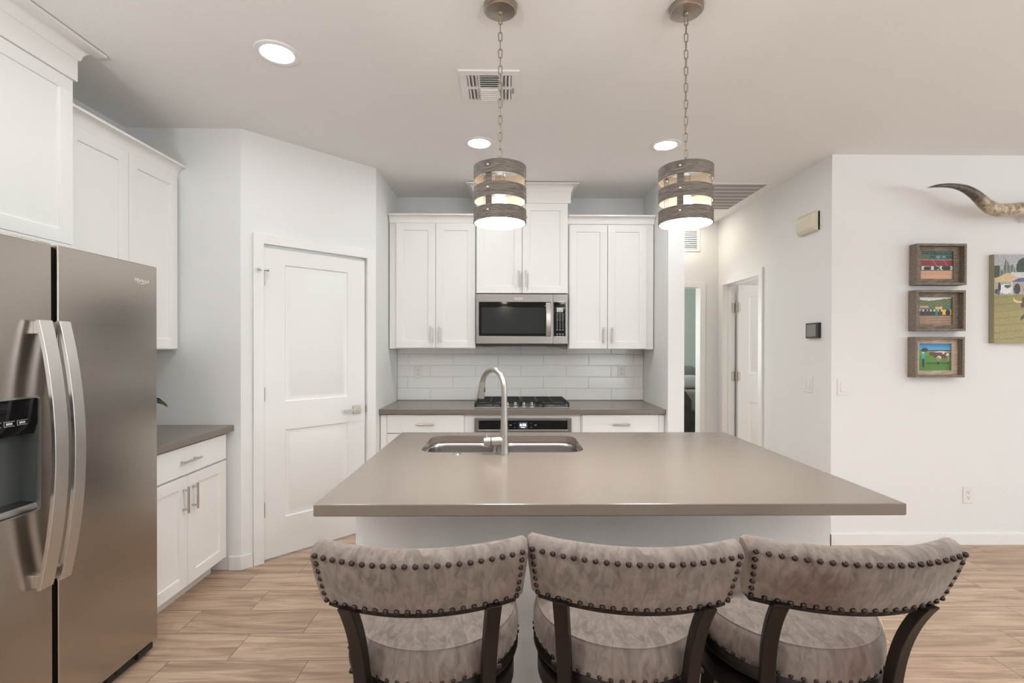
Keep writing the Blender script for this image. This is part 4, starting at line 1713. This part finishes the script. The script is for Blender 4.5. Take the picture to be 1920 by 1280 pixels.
def pic_rodeo(u, v, r):
    if v < .09 + .04 * math.sin(u * 5):
        return jit((215, 216, 208), r, 5)
    if v < .32:
        return jit((112, 122, 84) if math.sin(u * 40 + v * 60) > 0 else (92, 104, 70), r, 14)
    if v < .66:
        c = (90, 108, 66) if v < .46 else (58, 60, 58)
        if u < .30 and v < .46:
            c = (196, 158, 142) if v < .38 else (120, 118, 112)
        if .5 < u < .72 and .35 < v < .44:
            c = (222, 172, 128)
        if v > .46:
            if (u * 9) % 1 < .5:
                c = (200, 200, 196) if v < .52 else (46, 50, 50)
            if .71 < u < 1 and .45 < v < .63:
                c = (226, 178, 52)
            if .5 < u < .57:
                c = (40, 140, 92)
        if ell(u, v, .21, .56, .045, .13):
            c = (66, 62, 62)
        if ell(u, v, .88, .56, .07, .12):
            c = (38, 36, 38)
        if ell(u, v, .92, .42, .045, .06):
            c = (70, 120, 178)
        return jit(c, r, 20)
    c = (168, 138, 112) if math.sin(v * 70 + u * 3) > -.2 else (142, 112, 90)
    return jit(c, r, 9)


def pic_cow(u, v, r):
    if v < .24:
        c = (46 + 240 * v, 116 + 240 * v, 178 + 120 * v)
        if ell(u, v, .20, .245, .10, .075):
            c = (48, 62, 46)
        return jit(c, r, 5)
    if v < .30:
        c = (66, 82, 72) if v < .285 else (150, 150, 140)
        if ell(u, v, .20, .245, .10, .075):
            c = (48, 62, 46)
    else:
        c = (104, 146, 66) if v < .45 else (90, 136, 50)
        if v > .68:
            c = (84, 128, 46)
        if .70 < v < .76 and .25 < u < .95:
            c = (66, 98, 44)
    body = ell(u, v, .70, .42, .26, .135) or ell(u, v, .43, .39, .10, .07) or (.86 < u < .985 and .32 < v < .5)
    legs = (abs(u - .61) < .025 and .5 < v < .78) or (abs(u - .655) < .015 and .5 < v < .68) or (abs(u - .94) < .018 and .45 < v < .70) or (abs(u - .90) < .014 and .45 < v < .66)
    if body:
        c = (104, 66, 52)
        if v < .335 and u > .5 or ell(u, v, .9, .42, .05, .06) or ell(u, v, .64, .52, .07, .06) or ell(u, v, .77, .36, .04, .03):
            c = (224, 212, 200)
    if legs:
        c = (150, 128, 112) if v < .66 else (60, 45, 38)
    if .115 < u < .20 and .395 < v < .565:
        c = (36, 172, 186)
    if .20 <= u < .235 and .40 < v < .45:
        c = (36, 160, 175)
    if .125 < u < .195 and .565 < v < .86:
        c = (34, 42, 66)
    if ell(u, v, .155, .375, .025, .03):
        c = (190, 140, 115)
    if ell(u, v, .155, .345, .05, .018):
        c = (230, 228, 222)
    return jit(c, r, 6)


def pic_canvas(u, v, r):
    u = u * 2.45                       # detail is concentrated on the strip that shows
    if v < .26:
        c = (172, 172, 176)
        tr = .13 + .05 * math.sin(u * 17) + .035 * math.sin(u * 41 + 1)
        if v > tr and math.sin(u * 90) > -.75:
            c = (104, 108, 96)
        if u < .12 and v > .13 or ell(u, v, .62, .16, .16, .12):
            c = (62, 74, 62)
        if v > .20 and .35 < u:
            c = (206, 204, 198)
        c = jit(c, r, 16)
        if ell(u, v, .28, .31, .26, .105) and v > .205 + abs(u - .28) * .25:
            c = jit((205, 178, 140), r, 8)
        return c
    if v < .45:
        c = (168, 160, 150)
        if v < .305 + .0 * u and .02 < u < .50:
            c = (205, 178, 140)
        if u > .36 and .22 + abs(u - .68) * .28 < v < .305:
            c = (82, 96, 140)
        if v > .31:
            if ell(u, v, .24, .39, .15, .055):
                c = (222, 222, 220)
            if ell(u, v, .28, .36, .07, .018):
                c = (70, 74, 78)
            if ell(u, v, .11, .37, .028, .055) or ell(u, v, .06, .42, .05, .03) or ell(u, v, .48, .39, .07, .06):
                c = (62, 54, 56)
            if ell(u, v, .09, .43, .03, .03):
                c = (78, 84, 120)
            if ell(u, v, .68, .40, .06, .04):
                c = (142, 50, 54)
            if ell(u, v, .84, .39, .05, .06):
                c = (120, 190, 190)
            if abs(u - .375) < .008:
                c = (206, 206, 206)
        return jit(c, r, 18)
    c = (158, 146, 92) if v > .62 else (150, 140, 88)
    c = jit(c, r, 9)
    if math.sin(v * 80 + u * 4) > .7:
        c = tuple(x * .93 for x in c)
    # running steer with a pale horn
    if ell(u, v, .54, .505, .14, .045) and not ell(u, v, .54, .485, .12, .042):
        c = (222, 200, 150)
    if ell(u, v, .66, .52, .08, .05) or ell(u, v, .60, .57, .045, .03) or ell(u, v, .95, .54, .3, .1):
        c = (96, 70, 60)
    if abs((v - .70) + (u - .62) * .5) < .022 and .56 < u < .70:
        c = (74, 66, 62)
    if abs((v - .70) + (u - .9) * .6) < .03 and .78 < u < 1.0:
        c = (150, 130, 118)
    return c


def shadow_box(label, cx, cz, w_, h_, fn, mat_in, loc_group):
    o = thing('picture_frame', label, 'picture frame', (cx, RY, cz), 0, loc_group)
    dp, ft = .068, .016
    b = MB()
    b.box(-w_ / 2, w_ / 2, -dp, -.001, h_ / 2 - ft, h_ / 2)
    b.box(-w_ / 2, w_ / 2, -dp, -.001, -h_ / 2, -h_ / 2 + ft)
    b.box(-w_ / 2, -w_ / 2 + ft, -dp, -.001, -h_ / 2 + ft, h_ / 2 - ft)
    b.box(w_ / 2 - ft, w_ / 2, -dp, -.001, -h_ / 2 + ft, h_ / 2 - ft)
    b.build('frame_box', M['barnwood'], o, weld=False, bevel=.0012)
    mw_, mv_ = .042, .030
    iw, ih = w_ - 2 * ft, h_ - 2 * ft
    b = MB()
    b.box(-iw / 2, iw / 2, -.030, -.020, ih / 2 - mv_, ih / 2)
    b.box(-iw / 2, iw / 2, -.030, -.020, -ih / 2, -ih / 2 + mv_)
    b.box(-iw / 2, -iw / 2 + mw_, -.030, -.020, -ih / 2 + mv_, ih / 2 - mv_)
    b.box(iw / 2 - mw_, iw / 2, -.030, -.020, -ih / 2 + mv_, ih / 2 - mv_)
    b.build('inner_frame', mat_in, o, weld=False)
    MB().box(-iw / 2, iw / 2, -.018, -.001, -ih / 2, ih / 2).build('backing', M['barnwood'], o)
    print_mesh('photo_print', iw - 2 * mw_ + .004, ih - 2 * mv_ + .004, 84, 66, fn, o, -.0225)
    return o


g_f = 'barn wood shadow-box frames on the right wall'
shadow_box('top barn wood frame holding a photo of red arena seats', 2.998, 1.962, .346, .284, pic_arena, M['barnwood'], g_f)
shadow_box('middle barn wood frame holding a photo of riders before a green hill', 2.993, 1.643, .346, .282, pic_rodeo, M['barnwood'], g_f)
shadow_box('bottom barn wood frame with pale inner border and a photo of a brown cow', 2.989, 1.322, .344, .280, pic_cow, M['barnwood2'], g_f)
# shift the boxes so that their back edges sit at the measured wall points
cvs = thing('canvas_print', 'large canvas print of a steer running on grass at the right edge', 'canvas print', (3.802, RY, 1.728), 0)
CW, CH = .82, .617
MB().box(-CW / 2, CW / 2, -.038, -.001, -CH / 2, CH / 2).build('stretcher', mat('canvas_edge', (.34, .31, .20), .8), cvs)
print_mesh('printed_face', CW, CH, 210, 110, pic_canvas, cvs, -.0386)

# steer horns
hn = thing('steer_horns', 'mounted steer horns, dark tip and mottled base, above the canvas print', 'horns', (3.98, RY, 2.365), 0)
ctl = [(-1.276, -.282, .050, .001), (-1.226, -.277, .061, .0075), (-1.168, -.272, .068, .0119), (-1.104, -.262, .071, .0151), (-1.04, -.252, .066, .0196), (-.976, -.242, .051, .0259), (-.911, -.232, .020, .0308), (-.848, -.217, -.019, .0360), (-.788, -.202, -.048, .0395), (-.728, -.187, -.062, .0415), (-.664, -.172, -.059, .0420), (-.598, -.162, -.053, .0414), (-.53, -.152, -.045, .0420), (-.44, -.143, -.036, .0425), (-.34, -.135, -.027, .043), (-.22, -.125, -.015, .043), (-.11, -.115, -.008, .043)]


def cr(P, t):
    i = min(int(t), len(P) - 2)
    f = t - i
    p0, p1, p2, p3 = P[max(i - 1, 0)], P[i], P[i + 1], P[min(i + 2, len(P) - 1)]
    return tuple(.5 * (2 * b_ + (c_ - a_) * f + (2 * a_ - 5 * b_ + 4 * c_ - d_) * f * f + (3 * b_ - a_ - 3 * c_ + d_) * f ** 3) for a_, b_, c_, d_ in zip(p0, p1, p2, p3))


for s in (1, -1):
    sm = [cr(ctl, k / 6) for k in range(6 * (len(ctl) - 1) + 1)]
    b = MB()
    b.tube([(s * p[0], p[1], p[2]) for p in sm], [max(p[3], .001) for p in sm], 24)
    o = b.build('horn', M['horn'], hn, smooth=80, weld=False)
    ca = o.data.color_attributes.new('ink', 'FLOAT_COLOR', 'POINT')
    for i, v in enumerate(o.data.vertices):
        u = abs(v.co.x)
        k = min(max((u - .80) / .14, 0), 1)
        base = (.62, .50, .35)
        dark = (.13, .105, .085)
        ca.data[i].color = (*[p * (1 - k) + q * k for p, q in zip(base, dark)], 1)
b = MB()
b.tube([(-.13, -.115, -.009), (-.06, -.11, -.002), (.06, -.11, -.002), (.13, -.115, -.009)], [.046, .052, .052, .046], 24)
b.build('center_wrap', mat('brown_leather', (.10, .05, .03), .5), hn, smooth=80)
b = MB()
b.box(-.09, .09, -.075, -.001, -.06, .06)
b.build('mount_block', M['stoolwood'], hn, bevel=.004)
for s in (-1, 1):
    b = MB()
    b.box(s * .345 - .035, s * .345 + .035, -.150, -.001, -.100, -.068)
    b.build('bracket', M['trim'], hn)

# ------------------------------------------------------------------ orchid half hidden behind the refrigerator
oc = thing('orchid', 'potted white orchid on the left counter, mostly hidden by the refrigerator', 'plant', (-2.085, 2.70, ZC), 0)
MB().lathe([(.0, 0), (.045, 0), (.052, .01), (.062, .11), (.063, .118), (.057, .118), (.055, .105), (.0, .105)], n=32, cap0=False, cap1=False).build('pot', M['pot'], oc)
MB().lathe([(.0, .108), (.054, .106)], n=24, cap0=False, cap1=False).build('soil', M['soil'], oc)


def leafm(az, ln, wd, rise, droop):
    lp = []
    d = Vector((math.cos(az), math.sin(az), 0))
    tn = Vector((-d.y, d.x, 0))
    for k in range(13):
        t = k / 12
        c_ = d * (.01 + ln * t) + Vector((0, 0, .108 + rise * math.sin(t * PI * .55) - droop * t * t))
        wv = wd * (math.sin(PI * min(t * .93 + .06, 1)) ** .7)
        lp.append([c_ - tn * wv + Vector((0, 0, .012 * (wv / wd))), c_ - tn * wv * .5, c_ - Vector((0, 0, .004)), c_ + tn * wv * .5, c_ + tn * wv + Vector((0, 0, .012 * (wv / wd))), c_ + tn * wv * .5 + Vector((0, 0, .003)), c_ - Vector((0, 0, .001)), c_ - tn * wv * .5 + Vector((0, 0, .003))])
    return MB().loft(lp)


for az, ln, wd, rise, dr in ((-.05, .215, .034, .105, .055), (2.2, .17, .028, .09, .06), (3.9, .18, .03, .08, .05), (1.0, .16, .027, .11, .05), (5.2, .15, .026, .1, .06)):
    leafm(az, ln, wd, rise, dr).build('leaf', M['leaf'], oc, smooth=60)
pts = [(0, 0, .10), (.005, 0, .2), (.012, 0, .29), (.035, 0, .33), (.075, 0, .335), (.11, 0, .315), (.128, .0, .295)]
MB().tube(pts, .0028, 8).build('stem', M['leaf'], oc, smooth=80)
for (x, y, z) in ((.135, 0, .278), (.10, .012, .315), (.065, -.01, .33)):
    b = MB()
    for k in range(5):
        a = 2 * PI * k / 5 + .3
        b.ball((x + .004, y + .014 * math.cos(a), z + .014 * math.sin(a)), .012, 10, 8, (.35, 1, 1))
    b.ball((x + .008, y, z), .005, 8, 6)
    b.build('blossom', M['petal'], oc, smooth=80, weld=False)

# ------------------------------------------------------------------ bed glimpsed through the hall doorway
bd = thing('bed', 'dark wood bed with grey bedding seen through the hall doorway', 'bed', (2.55, 6.55, 0), 0)
b = MB()
b.box(-.55, -.36, -.60, -.55, 0, .86)
b.add([(-.36, -.60, 0), (-.27, -.60, 0), (-.27, -.55, 0), (-.36, -.55, 0), (-.36, -.60, .86), (-.27, -.60, .73), (-.27, -.55, .73), (-.36, -.55, .86)], [(0, 3, 2, 1), (4, 5, 6, 7), (0, 1, 5, 4), (1, 2, 6, 5), (2, 3, 7, 6), (3, 0, 4, 7)])
b.box(-.27, -.17, -.60, -.55, 0, .60)
b.build('end_panel', M['bed_wood'], bd, weld=False)
MB().box(-.55, .85, -.54, 1.25, .12, .44).build('side_rail', M['bed_wood'], bd)
MB().box(-.54, .84, -.53, 1.24, .44, .84).build('mattress', M['blanket'], bd, bevel=.05, seg=4)


def cushion(name, label, loc, sx, sy, sz, m_, rot=(0, 0, 0)):
    b = MB()
    b.box(-sx, sx, -sy, sy, -sz, sz)
    o = b.build(name, m_, None, sub=0)
    bv = o.modifiers.new('bevel', 'BEVEL')
    bv.width, bv.segments = min(sx, sy, sz) * .9, 5
    o.location = loc
    o.rotation_euler = rot
    return tag(o, label, 'bedding')


cushion('pillow', 'pale grey pillow on the bed seen through the hall doorway', (2.40, 6.40, .927), .17, .13, .087, M['pillow'], (0, 0, .1))
cushion('folded_blanket', 'bunched dark grey blanket behind the pale pillow on the bed', (2.42, 6.82, .982), .28, .16, .142, M['pillow2'], (0, 0, -.15))
